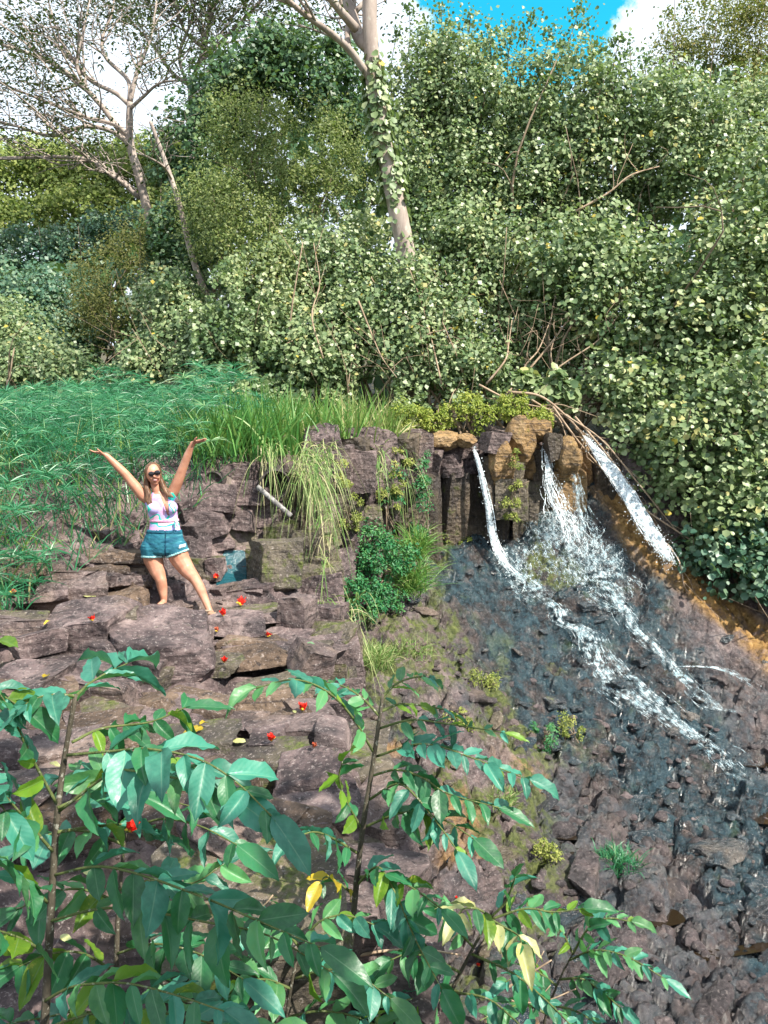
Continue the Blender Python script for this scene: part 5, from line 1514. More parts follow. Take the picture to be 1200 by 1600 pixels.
# legs
body += chain([(Q(238.5, 857), .120), (Q(239.5, 874), .108), (Q(245, 890, .35 * fl_), .088), (Q(251.5, 906, .7 * fl_ - .02), .061), (Q(253.5, 918, .85 * fl_), .058), (Q(255.5, 930, fl_), .043), (LF, .036)])
body += chain([(LF - [0, 0.02, 0.02], .036), (LF + [-.02, -.10, -.035], .034), (LF + [-.03, -.20, -.045], .026)])
body += chain([(Q(274, 857), .122), (Q(281.5, 874), .108), (Q(292, 890, -.03), .088), (Q(305, 905, -.03 + .3 * fy_), .060), (Q(312, 918, .5 * fy_), .057), (Q(320, 936, .8 * fy_), .042), (RF, .034)])
body += chain([(RF - [-.0, -.03, .02], .034), (RF + [.045, -.07, -.04], .034), (RF + [.09, -.14, -.06], .024)])
# arms
body += chain([(Q(229, 778), .066), (Q(223, 774, -.01), .062), (Q(209, 757, -.03), .056), (Q(196, 741, -.05), .047), (Q(183, 728, -.07), .043), (Q(166, 711.5, -.10), .029)])
body += chain([(Q(266, 775), .066), (Q(272, 766, -.01), .062), (Q(280, 747, -.03), .056), (Q(287, 728, -.05), .047), (Q(293, 712, -.07), .043), (Q(301, 693, -.10), .028)])


def hand(wrist, d, upv, side, L=0.175):
    """open palm facing up; four fingers and a thumb spread along side"""
    d, upv, side = unit(np.array(d)), unit(np.array(upv)), unit(np.array(side))
    out = []
    for s in (-.028, -.010, .010, .028):
        out.append(capsule(wrist + d * .005 + side * s * .5, .016, wrist + d * .085 + side * s, .0145, 10))
    for s, l, c in ((-.031, .058, .10), (-.011, .076, .0), (.011, .080, .0), (.031, .070, .06)):
        b0 = wrist + d * .088 + side * s
        b1 = b0 + unit(d + side * s * 5) * l * .5 - upv * .004
        b2 = b1 + unit(d + side * s * 6 + upv * .25) * l * .5
        out += [capsule(b0, .0098, b1, .0092, 8), capsule(b1, .0092, b2, .0078, 8)]
    t0 = wrist + d * .02 + side * .028
    t1 = t0 + unit(d * .7 + side * .8 + upv * .5) * .045
    out += [capsule(t0, .014, t1, .0115, 8), capsule(t1, .0115, t1 + unit(d + side * .3 + upv * .6) * .035, .0085, 8)]
    return out


body += hand(Q(165, 710.5, -.10), Q(148, 706, -.13) - Q(165, 710.5, -.10), (0.15, 0, 1), (0, -1, .25))
body += hand(Q(301.5, 692, -.10), Q(318, 687.5, -.13) - Q(301.5, 692, -.10), (-.1, 0, 1), (0, -1, .25))
bmesh_body = fuse(body, 0.0072, 4, 'body')


def skin_mat():
    t = NT('skin')
    n = t.noise(9, 4, 0.5, t.objc())
    c = t.ramp(n, [(0.35, (0.38, 0.17, 0.105)), (0.65, (0.52, 0.26, 0.17))])
    return t.surf(t.bsdf(c, 0.42, 0.45, Subsurface_Weight=0.12, Subsurface_Radius=(0.02, 0.008, 0.004), Subsurface_Scale=0.5))


M['skin'] = skin_mat()


def suit_mat():
    t = NT('swimsuit_print')
    v = t.objc()
    n = t.noise(5.5, 1.0, 0.4, v, dist=0.6)
    c = t.ramp(n, [(0.0, (0.02, 0.42, 0.33)), (0.40, (0.52, 0.30, 0.62)), (0.47, (0.70, 0.38, 0.60)), (0.53, (0.45, 0.40, 0.72)), (0.60, (0.02, 0.55, 0.42)), (0.66, (0.82, 0.48, 0.60))], 'CONSTANT')
    return t.surf(t.bsdf(c, 0.5, 0.4))


def denim_mat():
    t = NT('denim')
    v = t.objc()
    mp = t.node('ShaderNodeMapping'); mp.inputs['Scale'].default_value = (6, 6, 34)
    t.set(mp.inputs[0], v)
    n = t.noise(1.0, 5, 0.65, mp.outputs[0])
    c = t.ramp(n, [(0.35, (0.01, 0.075, 0.13)), (0.6, (0.025, 0.16, 0.21)), (0.78, (0.16, 0.36, 0.40))])
    return t.surf(t.bsdf(c, 0.75, 0.25, t.bump(t.noise(60, 3, .6, v), .3, .01)))


def hair_mat():
    t = NT('hair')
    v = t.objc()
    mp = t.node('ShaderNodeMapping'); mp.inputs['Scale'].default_value = (60, 60, 6)
    t.set(mp.inputs[0], v)
    n = t.noise(1.0, 4, .6, mp.outputs[0])
    c = t.ramp(n, [(.3, (.05, .024, .014)), (.55, (.13, .066, .034)), (.75, (.33, .19, .095))])
    return t.surf(t.bsdf(c, .45, .4, t.bump(n, .7, .01)))


M['suit'], M['denim'], M['hair'] = suit_mat(), denim_mat(), hair_mat()
M['black'] = plain('black_lens', (0.012, 0.01, 0.012), 0.12, 0.6)
M['teeth'] = plain('teeth', (0.62, 0.58, 0.54), 0.3, 0.5)
M['lips'] = plain('lips', (0.50, 0.12, 0.11), 0.4, 0.4)
M['teal_hem'] = plain('frayed_hem', (0.30, 0.55, 0.55), 0.8, 0.2, 0.4, 40)
M['pinkband'] = plain('pink_band', (0.75, 0.36, 0.52), 0.5, 0.4, 0.2)

M['denim_dark'] = plain('denim_seam', (0.008, 0.05, 0.09), 0.8, 0.2, 0.3)
M['fray'] = plain('white_fray', (0.34, 0.44, 0.47), 0.85, 0.2, 0.3, 60)
pbase = Q(290, 962)
person = empty('person', pbase)
tag(person, 'woman with arms raised wearing sunglasses, pastel swimsuit and denim shorts', 'person')
bo = bpy.data.objects.new('body', bmesh_body)
bv = np.empty(len(bmesh_body.vertices) * 3, np.float32); bmesh_body.vertices.foreach_get('co', bv); bv = bv.reshape(-1, 3).astype(float)
bn = np.empty(len(bmesh_body.vertices) * 3, np.float32); bmesh_body.vertices.foreach_get('normal', bn); bn = bn.reshape(-1, 3).astype(float)
bf = np.array([list(p.vertices) for p in bmesh_body.polygons if len(p.vertices) == 4])
bmesh_body.vertices.foreach_set('co', (bv - pbase).astype(np.float32).ravel()); bmesh_body.update()
bmesh_body.materials.clear(); bmesh_body.materials.append(M['skin'])
link(bo, person)
bpx, bpy_ = proj(bv)
cpx, cpy = bpx[bf].mean(1), bpy_[bf].mean(1)
cy_ = bv[bf][:, :, 1].mean(1)


def shell(name, sel, off, mat, wob=0.0):
    f = bf[sel]
    idx, inv = np.unique(f, return_inverse=True)
    f2 = inv.reshape(-1, 4)
    o = off + wob * (fbm(bv[idx, 0] * 26, bv[idx, 1] * 26, bv[idx, 2] * 40, 3, 3) - 0.5)
    v = bv[idx] + bn[idx] * np.asarray(o)[..., None] if np.ndim(o) else bv[idx] + bn[idx] * o
    m = len(v)
    inn = bv[idx] + bn[idx] * (off - 0.012)
    # outer and inner skins joined along the open border
    e = {}
    for a in f2:
        for i in range(4):
            k = (a[i], a[(i + 1) % 4]); e[k] = e.get(k, 0) + 1
    rim = [[k[1], k[0], k[0] + m, k[1] + m] for k in e if (k[1], k[0]) not in e]
    q = np.concatenate([f2, f2[:, ::-1] + m] + ([np.array(rim)] if rim else []))
    return obj_np(name, np.concatenate([v, inn]) - pbase, q, mat=M[mat], parent=person)


noarm = (cpx > 218) & (cpx < 296)
hem = np.where(cpx > 258, 870 - np.clip(cpx - 262, 0, 99) * 0.36, 870.0)
shell('shorts', noarm & (cpy > 829) & (cpy < hem), 0.013, 'denim', 0.014)
shell('shorts_hem', noarm & (cpy >= hem - 1.6) & (cpy < hem + 1.2) & (cpy > 850), 0.017, 'teal_hem', 0.01)
shell('fly_seam', noarm & (np.abs(cpx - 258.8) < 0.9) & (cpy > 830) & (cpy < 866) & (cy_ < YP), 0.0185, 'denim_dark', 0.004)
shell('waistband', noarm & (cpy > 828.5) & (cpy < 833), 0.0185, 'denim', 0.006)
shell('frayed_patch', (cpx > 279) & (cpx < 288.5) & (cpy > 852.5 - (cpx - 279) * .25) & (cpy < 857 - (cpx - 279) * .25) & (cy_ < YP), 0.0185, 'fray', 0.002)
vl = 249.5 + (cpy - 774) * (13.0 / 32); vr = 262.5 + (cpy - 774) * (2.0 / 32)
vneck = (cpx > vl) & (cpx < vr) & (cpy < 806) & (cy_ < YP)
arm = (cpx < 234 - np.clip(cpy - 774, 0, 14) * 0.55) | (cpx > 271 + np.clip(cpy - 771, 0, 16) * 0.7)
shell('swimsuit', noarm & (cpy > 770) & (cpy < 832) & ~vneck & ~(arm & (cpy < 792)) & ~((cy_ > YP) & (cpy < 800)) & ~((cpx > 240) & (cpx < 258) & (cpy < 772)), 0.006, 'suit')
shell('waist_tie', (cpx > 225) & (cpx < 290) & (cpy > 812 - (cpx - 256) * 0.04) & (cpy < 815.2 - (cpx - 256) * 0.04), 0.014, 'pinkband')
kn = fuse([ell(Q(275, 815, -.10), (.022, .02, .02)), capsule(Q(275, 816, -.105), .012, Q(273.5, 824, -.115), .009), capsule(Q(276, 816, -.105), .012, Q(278, 823, -.11), .008)], 0.004, 2, 'tie_knot')
kv = np.empty(len(kn.vertices) * 3, np.float32); kn.vertices.foreach_get('co', kv); kn.vertices.foreach_set('co', (kv.reshape(-1, 3) - pbase).astype(np.float32).ravel())
kn.materials.append(M['suit']); link(bpy.data.objects.new('tie_knot', kn), person)
# hair: a cap and long locks falling in front of both shoulders
rh = np.random.default_rng(4)
hs = [ell(Q(239, 737.5, .005), (.092, .105, .112)), ell(Q(238.5, 748, .05), (.088, .06, .11))]
for k in range(16):
    o = rh.uniform(-3.5, 3.5)
    hs += chain([(Q(230.5 + o * .3, 735, -.02), .017), (Q(227.5 + o * .5, 748, -.03 + rh.uniform(-.02, .04)), .018), (Q(229 + o, 763, -.05 + rh.uniform(-.02, .04)), .017), (Q(231 + o * 1.3, 777 + rh.uniform(-4, 4), -.09), .014), (Q(233.5 + o * 1.3, 788 + rh.uniform(-6, 8), -.12), .006)], 8)
for k in range(12):
    o = rh.uniform(-3, 3)
    hs += chain([(Q(247 + o * .3, 734, -.02), .016), (Q(251 + o * .4, 747, -.02), .017), (Q(255 + o, 759, -.03 + rh.uniform(-.02, .04)), .016), (Q(261 + o * 1.4, 768 + rh.uniform(-3, 3), -.07), .013), (Q(267 + o * 1.6, 774 + rh.uniform(-3, 6), -.09), .006)], 8)
hm = fuse(hs, 0.006, 2, 'hair')
hv = np.empty(len(hm.vertices) * 3, np.float32); hm.vertices.foreach_get('co', hv); hv = hv.reshape(-1, 3)
hx, hy = proj(hv)
# open the face: push hair back where the face shows
fc = (np.abs(hx - 241.0) < 7.8 - 0.25 * np.clip(738 - hy, 0, 9)) & (hy > 731.5) & (hy < 760) & (hv[:, 1] < YP - 0.01)
hv[fc, 1] = YP + 0.02
hm.vertices.foreach_set('co', (hv - pbase).astype(np.float32).ravel()); hm.materials.append(M['hair'])
link(bpy.data.objects.new('hair', hm), person)
# sunglasses and smile


def solid(name, shapes, mat):
    vs, fs, n = [], [], 0
    for v, f, t in shapes:
        vs.append(v); fs += [[i + n for i in x] for x in f] + [[i + n for i in x] for x in t]; n += len(v)
    m = bpy.data.meshes.new(name); m.from_pydata((np.concatenate(vs) - pbase).tolist(), [], fs)
    m.polygons.foreach_set('use_smooth', np.ones(len(m.polygons), bool)); m.materials.append(M[mat])
    return link(bpy.data.objects.new(name, m), person)


solid('sunglasses', [ell(Q(236.6, 740.6, -.113), (.035, .012, .028)), ell(Q(246.0, 738.6, -.113), (.035, .012, .028)), capsule(Q(239, 738.8, -.118), .006, Q(244, 737.8, -.118), .006), capsule(Q(233, 739.5, -.10), .005, Q(229.8, 740, -.01), .005), capsule(Q(249.5, 737, -.10), .005, Q(250.6, 738, -.01), .005)], 'black')
solid('lips', [ell(Q(242.2, 750.3, -.098), (.029, .011, .0095))], 'lips')
solid('teeth', [ell(Q(242.2, 750.0, -.104), (.021, .006, .0045))], 'teeth')
# sandals' straps
solid('anklet', [capsule(RF + [-.035, -.03, .0], .012, RF + [.035, -.03, .0], .012), capsule(RF + [.01, -.09, -.012], .011, RF + [.075, -.05, -.02], .011)], 'twig')

# ------------------------------------------------------------------ foreground saplings with feathered leaves
def leaf_mesh(seed, width=0.42, curl=0.22, fold=0.22, wave=0.03, nu=10, nv=4):
    r = np.random.default_rng(seed)
    u = np.linspace(0, 1, nu + 1)
    hw = width / 2 * np.clip(np.sin(np.pi * np.clip(u, 0, 1) ** 0.78), 0, 1) ** 0.75
    hw = hw * np.where(u > 0.8, 1 - 0.35 * ((u - 0.8) / 0.2), 1)
    vv = np.linspace(-1, 1, 2 * nv + 1)
    U, V = np.meshgrid(u, vv, indexing='ij')
    w = hw[:, None]
    x = V * w * (1 - 0.15 * fold)
    z = np.abs(V) * w * fold * 2 - curl * U ** 2 + wave * np.sin(U * 11 + r.uniform(0, 6) + np.sign(V)) * np.abs(V) ** 2 + 0.02 * np.sin(U * 30) * np.abs(V)
    y = U - 0.12 * curl * U ** 3
    x = x + 0.06 * r.normal() * U ** 2
    v = np.stack([x, y, z], -1).reshape(-1, 3)
    nvv = 2 * nv + 1
    i = (np.arange(nu)[:, None] * nvv + np.arange(2 * nv)[None])
    q = np.stack([i, i + 1, i + nvv + 1, i + nvv], -1).reshape(-1, 4)
    return v, q, U.ravel(), V.ravel()


def big_leaf_mat(name, top, under, trans, yellow=0.0, rough=0.42):
    t = NT(name)
    u, v = t.attr('along'), t.attr('across')
    rnd = t.node('ShaderNodeObjectInfo').outputs['Random']
    c = t.mix(rnd, tuple(x * 0.65 for x in top), tuple(x * 1.4 for x in top))
    n = t.noise(5, 3, 0.5, t.objc())
    c = t.mix(t.mapr(n, .35, .7, 0, .5), c, under)
    if yellow:
        c = t.mix(t.mapr(t.noise(3.5, 5, .7, t.objc()), .62 - yellow * .3, .72 - yellow * .2), c, (0.42, 0.40, 0.05))
    c = t.mix(t.mapr(t.noise(8, 5, .7, t.objc()), .66, .72, 0, .7), c, (0.10, 0.065, 0.02))
    av = t.math('ABSOLUTE', v)
    mid = t.mapr(av, 0.0, 0.07, 1, 0)
    # side veins run forward from the midrib
    ph = t.math('SUBTRACT', t.math('MULTIPLY', u, 62.0), t.math('MULTIPLY', av, 15.0))
    vein = t.mapr(t.math('SINE', ph), 0.86, 1.0)
    ve = t.math('MAXIMUM', mid, t.math('MULTIPLY', vein, 0.10))
    c = t.mix(t.math('MULTIPLY', ve, .35), c, (0.25, 0.40, 0.24))
    h = t.math('ADD', t.math('MULTIPLY', t.math('SINE', ph), 0.4), t.math('MULTIPLY', mid, -1.2))
    nb = t.bump(t.math('ADD', t.math('MULTIPLY', h, .5), t.math('MULTIPLY', t.noise(9, 4, .6, t.objc()), 2.0)), .10, .006)
    p = t.bsdf(c, t.mapr(t.noise(7, 3, .5, t.objc()), .3, .7, rough - .06, rough + .14), .55, nb)
    tr = t.node('ShaderNodeBsdfTranslucent'); t.set(tr.inputs[0], t.mix(0.35, c, (0.16, 0.42, 0.03)))
    return t.surf(t.mixsh(trans, p, tr.outputs[0]))


M['leaf_teal'] = big_leaf_mat('leaf_green_sky_sheen', (0.03, 0.18, 0.125), (0.065, 0.27, 0.18), 0.28)  # green leaf, the teal in its colour stands in for sky sheen
M['leaf_green'] = big_leaf_mat('leaf_green', (0.018, 0.125, 0.05), (0.04, 0.19, 0.06), 0.32)
M['leaf_light'] = big_leaf_mat('leaf_light_green', (0.07, 0.24, 0.09), (0.12, 0.30, 0.09), 0.35)
M['leaf_lime'] = big_leaf_mat('leaf_yellow_green', (0.12, 0.25, 0.02), (0.2, 0.32, 0.03), 0.45, 0.2)
M['leaf_cream'] = big_leaf_mat('leaf_cream', (0.36, 0.38, 0.16), (0.45, 0.42, 0.22), 0.25, 0.3)
M['leaf_gold'] = big_leaf_mat('leaf_gold', (0.45, 0.32, 0.02), (0.55, 0.42, 0.03), 0.3)
M['stalk'] = bark('green_stalk', (0.05, 0.07, 0.02), (0.14, 0.17, 0.06), 20)
M['sapstem'] = bark('sapling_bark', (0.035, 0.03, 0.022), (0.11, 0.095, 0.07), 25)
LM = {}
for k in ('leaf_teal', 'leaf_green', 'leaf_light', 'leaf_lime', 'leaf_cream', 'leaf_gold'):
    LM[k] = []
    for s in range(5):
        v, q, U, V = leaf_mesh(s, 0.38 + 0.03 * s, (0.12, 0.25, 0.18, 0.34, 0.08)[s], (0.15, 0.3, 0.22, 0.35, 0.1)[s], (0.02, 0.04, 0.03, 0.05, 0.02)[s])
        m = mesh_np('leaf', v, q, mat=M[k], attrs=dict(along=U, across=V))
        LM[k].append(m)
rl = np.random.default_rng(8)


def put_leaf(parent, org, p, d, nrm, size, kind, name='leaf'):
    d = unit(d); nrm = unit(nrm - d * np.dot(nrm, d)); x = np.cross(d, nrm)
    o = bpy.data.objects.new(name, LM[kind][rl.integers(0, 5)])
    m = Matrix(((x[0], d[0], nrm[0], 0), (x[1], d[1], nrm[1], 0), (x[2], d[2], nrm[2], 0), (0, 0, 0, 1)))
    o.matrix_basis = Matrix.Translation(Vector(p - org)) @ m @ Matrix.Diagonal((size * rl.uniform(.85, 1.15), size, size, 1))
    return link(o, parent)


# ------------------------------------------------------------------ fallen blossoms and leaves
M['petal'] = plain('red_petal', (0.62, 0.022, 0.012), 0.5, 0.35, 0.35, 12)
M['petal_old'] = plain('faded_petal', (0.42, 0.10, 0.05), 0.6, 0.3, 0.35, 12)
M['calyx'] = plain('calyx', (0.50, 0.36, 0.03), 0.5, 0.35, 0.2)


def petal_mesh(seed, mat):
    r = np.random.default_rng(seed)
    parts = []
    for k in range(6):
        v, q, U, V = leaf_mesh(seed * 9 + k, 0.75, -0.35 + r.uniform(-.2, .3), 0.25, 0.12, 6, 3)
        a = k / 6 * 2 * math.pi + r.normal() * .2; t = r.uniform(.4, 1.0)
        Rm = Matrix.Rotation(a, 3, 'Z') @ Matrix.Rotation(t, 3, 'X')
        parts.append((v @ np.array(Rm).T, q))
    v, q = joinm(parts)
    return mesh_np('petals', v, q, mat=mat)


PM = [petal_mesh(i + 1, M['petal']) for i in range(4)] + [petal_mesh(7, M['petal_old'])]
cv, cq = tube(smooth_path([(0, 0, -.05), (0, .1, .15), (.1, .3, .3), (.15, .6, .32)], 8), np.array([.08, .16, .2, .2, .18, .15, .1, .04]), 8)
CALYX = mesh_np('calyx', cv, cq, mat=M['calyx'])
G9 = 'fallen red blossoms'
for px, py, spx, k, lab, y in [
        (147, 972, 17, 0, 'red blossom lying left of the biggest boulder', None), (377, 948, 24, 1, 'red blossom on the squared block by the woman’s foot', None), (350, 964, 20, 2, 'flattened red petals touching the woman’s foot', None),
        (352, 1037, 18, 3, 'red blossom in the dark gap right of the biggest boulder', None), (418, 997, 15, 0, 'small red blossom on the layered slab', None), (472, 1112, 24, 1, 'red blossom beside a white petal at the ledge edge', None),
        (424, 1160, 24, 2, 'bright red blossom in the middle of the near ledge', None), (393, 1266, 20, 3, 'red blossom seen between large leaves at centre left', None), (340, 905, 14, 0, 'small red blossom beside the blue pool', None),
        (340, 989, 14, 4, 'faded orange blossom behind the layered slab', None), (492, 1170, 16, 4, 'faded pinkish blossom near the ledge edge', None), (210, 1302, 34, 1, 'big red blossom with yellow calyx caught in the near leaves', 2.3),
        (712, 1407, 10, 2, 'tiny red blossom above the cream leaves', 3.3), (745, 1510, 11, 3, 'tiny red blossom below the cream leaves', 3.2), (20, 930, 14, 4, 'reddish dead blossom at the foot of the sedges', None)]:
    p = P(px, py, y) if y else cast(px, py)
    s = spx / F * p[1] * .55
    e = empty('red_blossom', p + np.array([0, -.02, .02])); e.rotation_euler = (rl.uniform(-.5, .5), rl.uniform(-.5, .5), rl.uniform(0, 6)); e.scale = (s, s, s)
    tag(e, lab, 'flower', G9)
    link(bpy.data.objects.new('petals', PM[k]), e); link(bpy.data.objects.new('calyx', CALYX), e)
G10 = 'fallen leaves on the ledge'
for px, py, spx, k, lab in [(68, 1065, 26, 'leaf_gold', 'yellow fallen leaf left of the teal leaf whorl'), (78, 975, 14, 'leaf_gold', 'small yellow fallen leaf near the left boulder'), (318, 1143, 34, 'leaf_gold', 'pair-like yellow fallen leaf on the near ledge'),
                            (312, 1138, 22, 'leaf_gold', 'smaller yellow leaf touching the larger one'), (384, 1165, 26, 'leaf_cream', 'pale dead leaf left of the bright red blossom'), (462, 1120, 18, 'leaf_cream', 'white petal-like leaf beside a red blossom'),
                            (64, 1228, 16, 'leaf_gold', 'yellow leaf half hidden behind the sapling stem'), (78, 1200, 22, 'leaf_cream', 'pale leaf near the sapling’s upper fork'), (130, 1370, 30, 'leaf_cream', 'pinkish pale dead leaf behind the near stem'), (95, 1470, 30, 'leaf_cream', 'grey-white dead leaf low by the near stem'),
                            (130, 935, 20, 'leaf_cream', 'curled pale leaf on the long rock shelf'), (480, 1010, 14, 'leaf_light', 'bright green leaf fallen beside the upright block')]:
    p = cast(px, py)
    o = put_leaf(None, np.zeros(3), p + np.array([0, 0, .03]), np.array([rl.normal(), rl.normal() * .5, 0]), np.array([0, -.3, 1]), spx / F * p[1], k, 'fallen_leaf')
    tag(o, lab, 'leaf', G10)


def sapling(name, label, stem, rad, fronds):
    """stem: (px,py,Y) list; fronds: (pixel path with depths, pairs, leaf px, kind(s), droop)"""
    sp = np.array([P(*s) for s in stem])
    gz = float(H(sp[0, 0], sp[0, 1], False)) - 0.03
    if sp[0, 2] > gz: sp = np.concatenate([[[sp[0, 0], sp[0, 1], gz]], sp])
    org = sp[0]
    e = empty(name, org); tag(e, label, 'sapling')
    pts = smooth_path(sp, 40)
    v, q = tube(pts, np.linspace(rad, rad * .45, 40), 8, .05, rl)
    obj_np('stem', v - org, q, mat=M['sapstem'], parent=e)
    for path, pairs, lpx, kinds, droop in fronds:
        fp = np.array([P(*s) for s in path])
        pp = smooth_path(fp, 26)
        Ym = fp[:, 1].mean()
        v, q = tube(pp, np.linspace(.0055, .0022, 26) * (Ym / 2.4) ** .5, 6)
        br = obj_np('branch', v - org, q, mat=M['stalk'], parent=e)
        cum = np.concatenate([[0], np.cumsum(np.linalg.norm(np.diff(pp, axis=0), axis=1))]); cum /= cum[-1]
        pairs = int(pairs * 1.6 + 1)
        ts = np.linspace(.2, .97, pairs)
        for i, t in enumerate(ts):
            c = np.array([np.interp(t, cum, pp[:, k]) for k in range(3)])
            c2 = np.array([np.interp(min(1, t + .04), cum, pp[:, k]) for k in range(3)]); c1 = np.array([np.interp(t - .04, cum, pp[:, k]) for k in range(3)])
            tan = unit(c2 - c1)
            up = np.array([0, -.25, 1.0]); up = unit(up - tan * np.dot(up, tan))
            b = np.cross(tan, up)
            sz = 0.74 * lpx / F * c[1] * (.7 + .45 * math.sin(math.pi * min(1, t * .9 + .1))) * rl.uniform(.8, 1.2)
            for s in (-1, 1):
                if rl.uniform() < .06: continue
                sz_ = sz * rl.uniform(.75, 1.15)
                d = b * s * .8 + tan * .65 + np.array([0, 0, -.8 * droop]) * rl.uniform(.2, 1.6) + rl.normal(size=3) * .22
                n_ = up * 1.1 + b * s * .1 + rl.normal(size=3) * .42
                put_leaf(br, org, c, d, n_, sz_, kinds[rl.integers(0, len(kinds))] if rl.uniform() > .15 else (L, Gn, Y_)[rl.integers(0, 3)])
        tan = unit(pp[-1] - pp[-3])
        put_leaf(br, org, pp[-1], tan + np.array([0, 0, -droop * .5]), np.array([0, -.3, 1.0]), lpx / F * pp[-1, 1] * 1.05, kinds[0])
    return e


T, Gn, L, Y_ = 'leaf_teal', 'leaf_green', 'leaf_light', 'leaf_lime'


def fr(pts, y0, y1):
    n = len(pts)
    return [(a, b, y0 + (y1 - y0) * i / (n - 1)) for i, (a, b) in enumerate(pts)]


sapling('sapling', 'nearest sapling at lower left with large blue-green feathered leaves', [(55, 1750, 2.30), (70, 1600, 2.32), (78, 1450, 2.34), (88, 1290, 2.38), (100, 1190, 2.42), (118, 1085, 2.45)], .017, [
    (fr([(118, 1088), (140, 1068), (170, 1050), (200, 1036)], 2.45, 2.75), 3, 100, (T, T), .1),
    (fr([(118, 1088), (90, 1085), (60, 1090), (40, 1100)], 2.45, 2.3), 2, 80, (T,), .25),
    (fr([(112, 1160), (160, 1138), (235, 1128), (290, 1105)], 2.42, 2.55), 4, 80, (Gn, Y_, Gn), .8),
    (fr([(105, 1180), (184, 1173), (229, 1170), (307, 1185), (368, 1221), (424, 1275)], 2.4, 2.05), 5, 112, (T, Gn, T), .55),
    (fr([(93, 1267), (170, 1210), (213, 1205), (307, 1224), (370, 1250)], 2.38, 2.1), 4, 105, (T, T, Gn), .45),
    (fr([(90, 1262), (150, 1240), (230, 1245), (300, 1260)], 2.38, 2.7), 4, 90, (T, Gn), .3),
    (fr([(88, 1255), (45, 1175), (15, 1110), (-10, 1070)], 2.38, 2.2), 4, 80, (Gn, T), .35),
    (fr([(82, 1330), (40, 1280), (0, 1235), (-30, 1200)], 2.36, 2.15), 3, 95, (T, Gn), .3),
    (fr([(82, 1368), (149, 1354), (213, 1365), (320, 1403), (408, 1441), (500, 1480)], 2.36, 1.95), 6, 105, (Gn, T, Gn), .5),
    (fr([(76, 1440), (149, 1421), (213, 1421), (317, 1440), (420, 1462), (520, 1520)], 2.34, 2.05), 6, 95, (Gn, L, Gn), .5),
    (fr([(74, 1410), (40, 1375), (0, 1350), (-30, 1340)], 2.34, 2.1), 3, 100, (Gn, T, L), .4),
    (fr([(72, 1490), (40, 1470), (0, 1455), (-40, 1450)], 2.33, 2.05), 2, 120, (Gn, Y_), .9),
    (fr([(68, 1565), (107, 1544), (149, 1537), (203, 1537), (275, 1555), (350, 1580)], 2.32, 2.0), 5, 95, (T, Gn, L), .5),
    (fr([(66, 1610), (120, 1590), (200, 1575), (290, 1590), (380, 1610)], 2.32, 2.1), 5, 95, (L, T), .3),
    (fr([(90, 1300), (160, 1290), (220, 1290), (270, 1310)], 2.37, 2.9), 4, 80, (T, L), .3),
])
sapling('sapling', 'slender sapling at lower centre leaning its feathered leaves to the right', [(538, 1680, 3.0), (545, 1520, 3.0), (552, 1430, 3.02), (566, 1300, 3.05), (580, 1210, 3.08), (592, 1130, 3.1), (598, 1085, 3.1)], .016, [
    (fr([(594, 1120), (565, 1090), (535, 1072), (505, 1066)], 3.1, 3.2), 4, 44, (T, L), .2),
    (fr([(586, 1180), (550, 1120), (510, 1080), (460, 1062), (400, 1075)], 3.1, 2.7), 5, 62, (L, T), .3),
    (fr([(597, 1090), (620, 1068), (650, 1058), (670, 1060)], 3.1, 3.3), 3, 46, (T, L), .15),
    (fr([(594, 1112), (630, 1100), (690, 1108), (715, 1118)], 3.1, 3.4), 4, 40, (T, Gn, Y_), .25),
    (fr([(593, 1138), (642, 1125), (698, 1131), (789, 1145)], 3.1, 3.0), 4, 42, (Y_, Gn, T), .3),
    (fr([(588, 1182), (640, 1165), (680, 1165), (740, 1185), (825, 1218)], 3.1, 2.8), 7, 58, (T,), .15),
    (fr([(582, 1212), (620, 1203), (660, 1215), (700, 1240), (780, 1262)], 3.08, 2.8), 5, 62, (Gn, T, Gn), .45),
    (fr([(576, 1250), (620, 1225), (650, 1245), (690, 1295), (715, 1330)], 3.07, 2.7), 4, 66, (T, Gn), .55),
    (fr([(570, 1292), (630, 1270), (690, 1280), (740, 1310)], 3.06, 2.75), 4, 64, (Gn, T), .45),
    (fr([(568, 1300), (540, 1250), (530, 1215), (535, 1190)], 3.06, 2.95), 3, 56, (Y_, Gn), .6),
    (fr([(562, 1335), (520, 1310), (490, 1300), (460, 1310)], 3.05, 2.8), 3, 60, (T, Gn), .5),
    (fr([(558, 1370), (600, 1370), (640, 1385), (690, 1420)], 3.04, 2.7), 4, 60, (Gn, L, T), .5),
    (fr([(556, 1385), (590, 1355), (620, 1400), (650, 1470), (690, 1545)], 3.04, 2.6), 6, 70, (Gn, T), .45),
    (fr([(555, 1400), (530, 1380), (510, 1370), (500, 1380)], 3.03, 2.9), 2, 50, ('leaf_gold', Gn), .5),
])
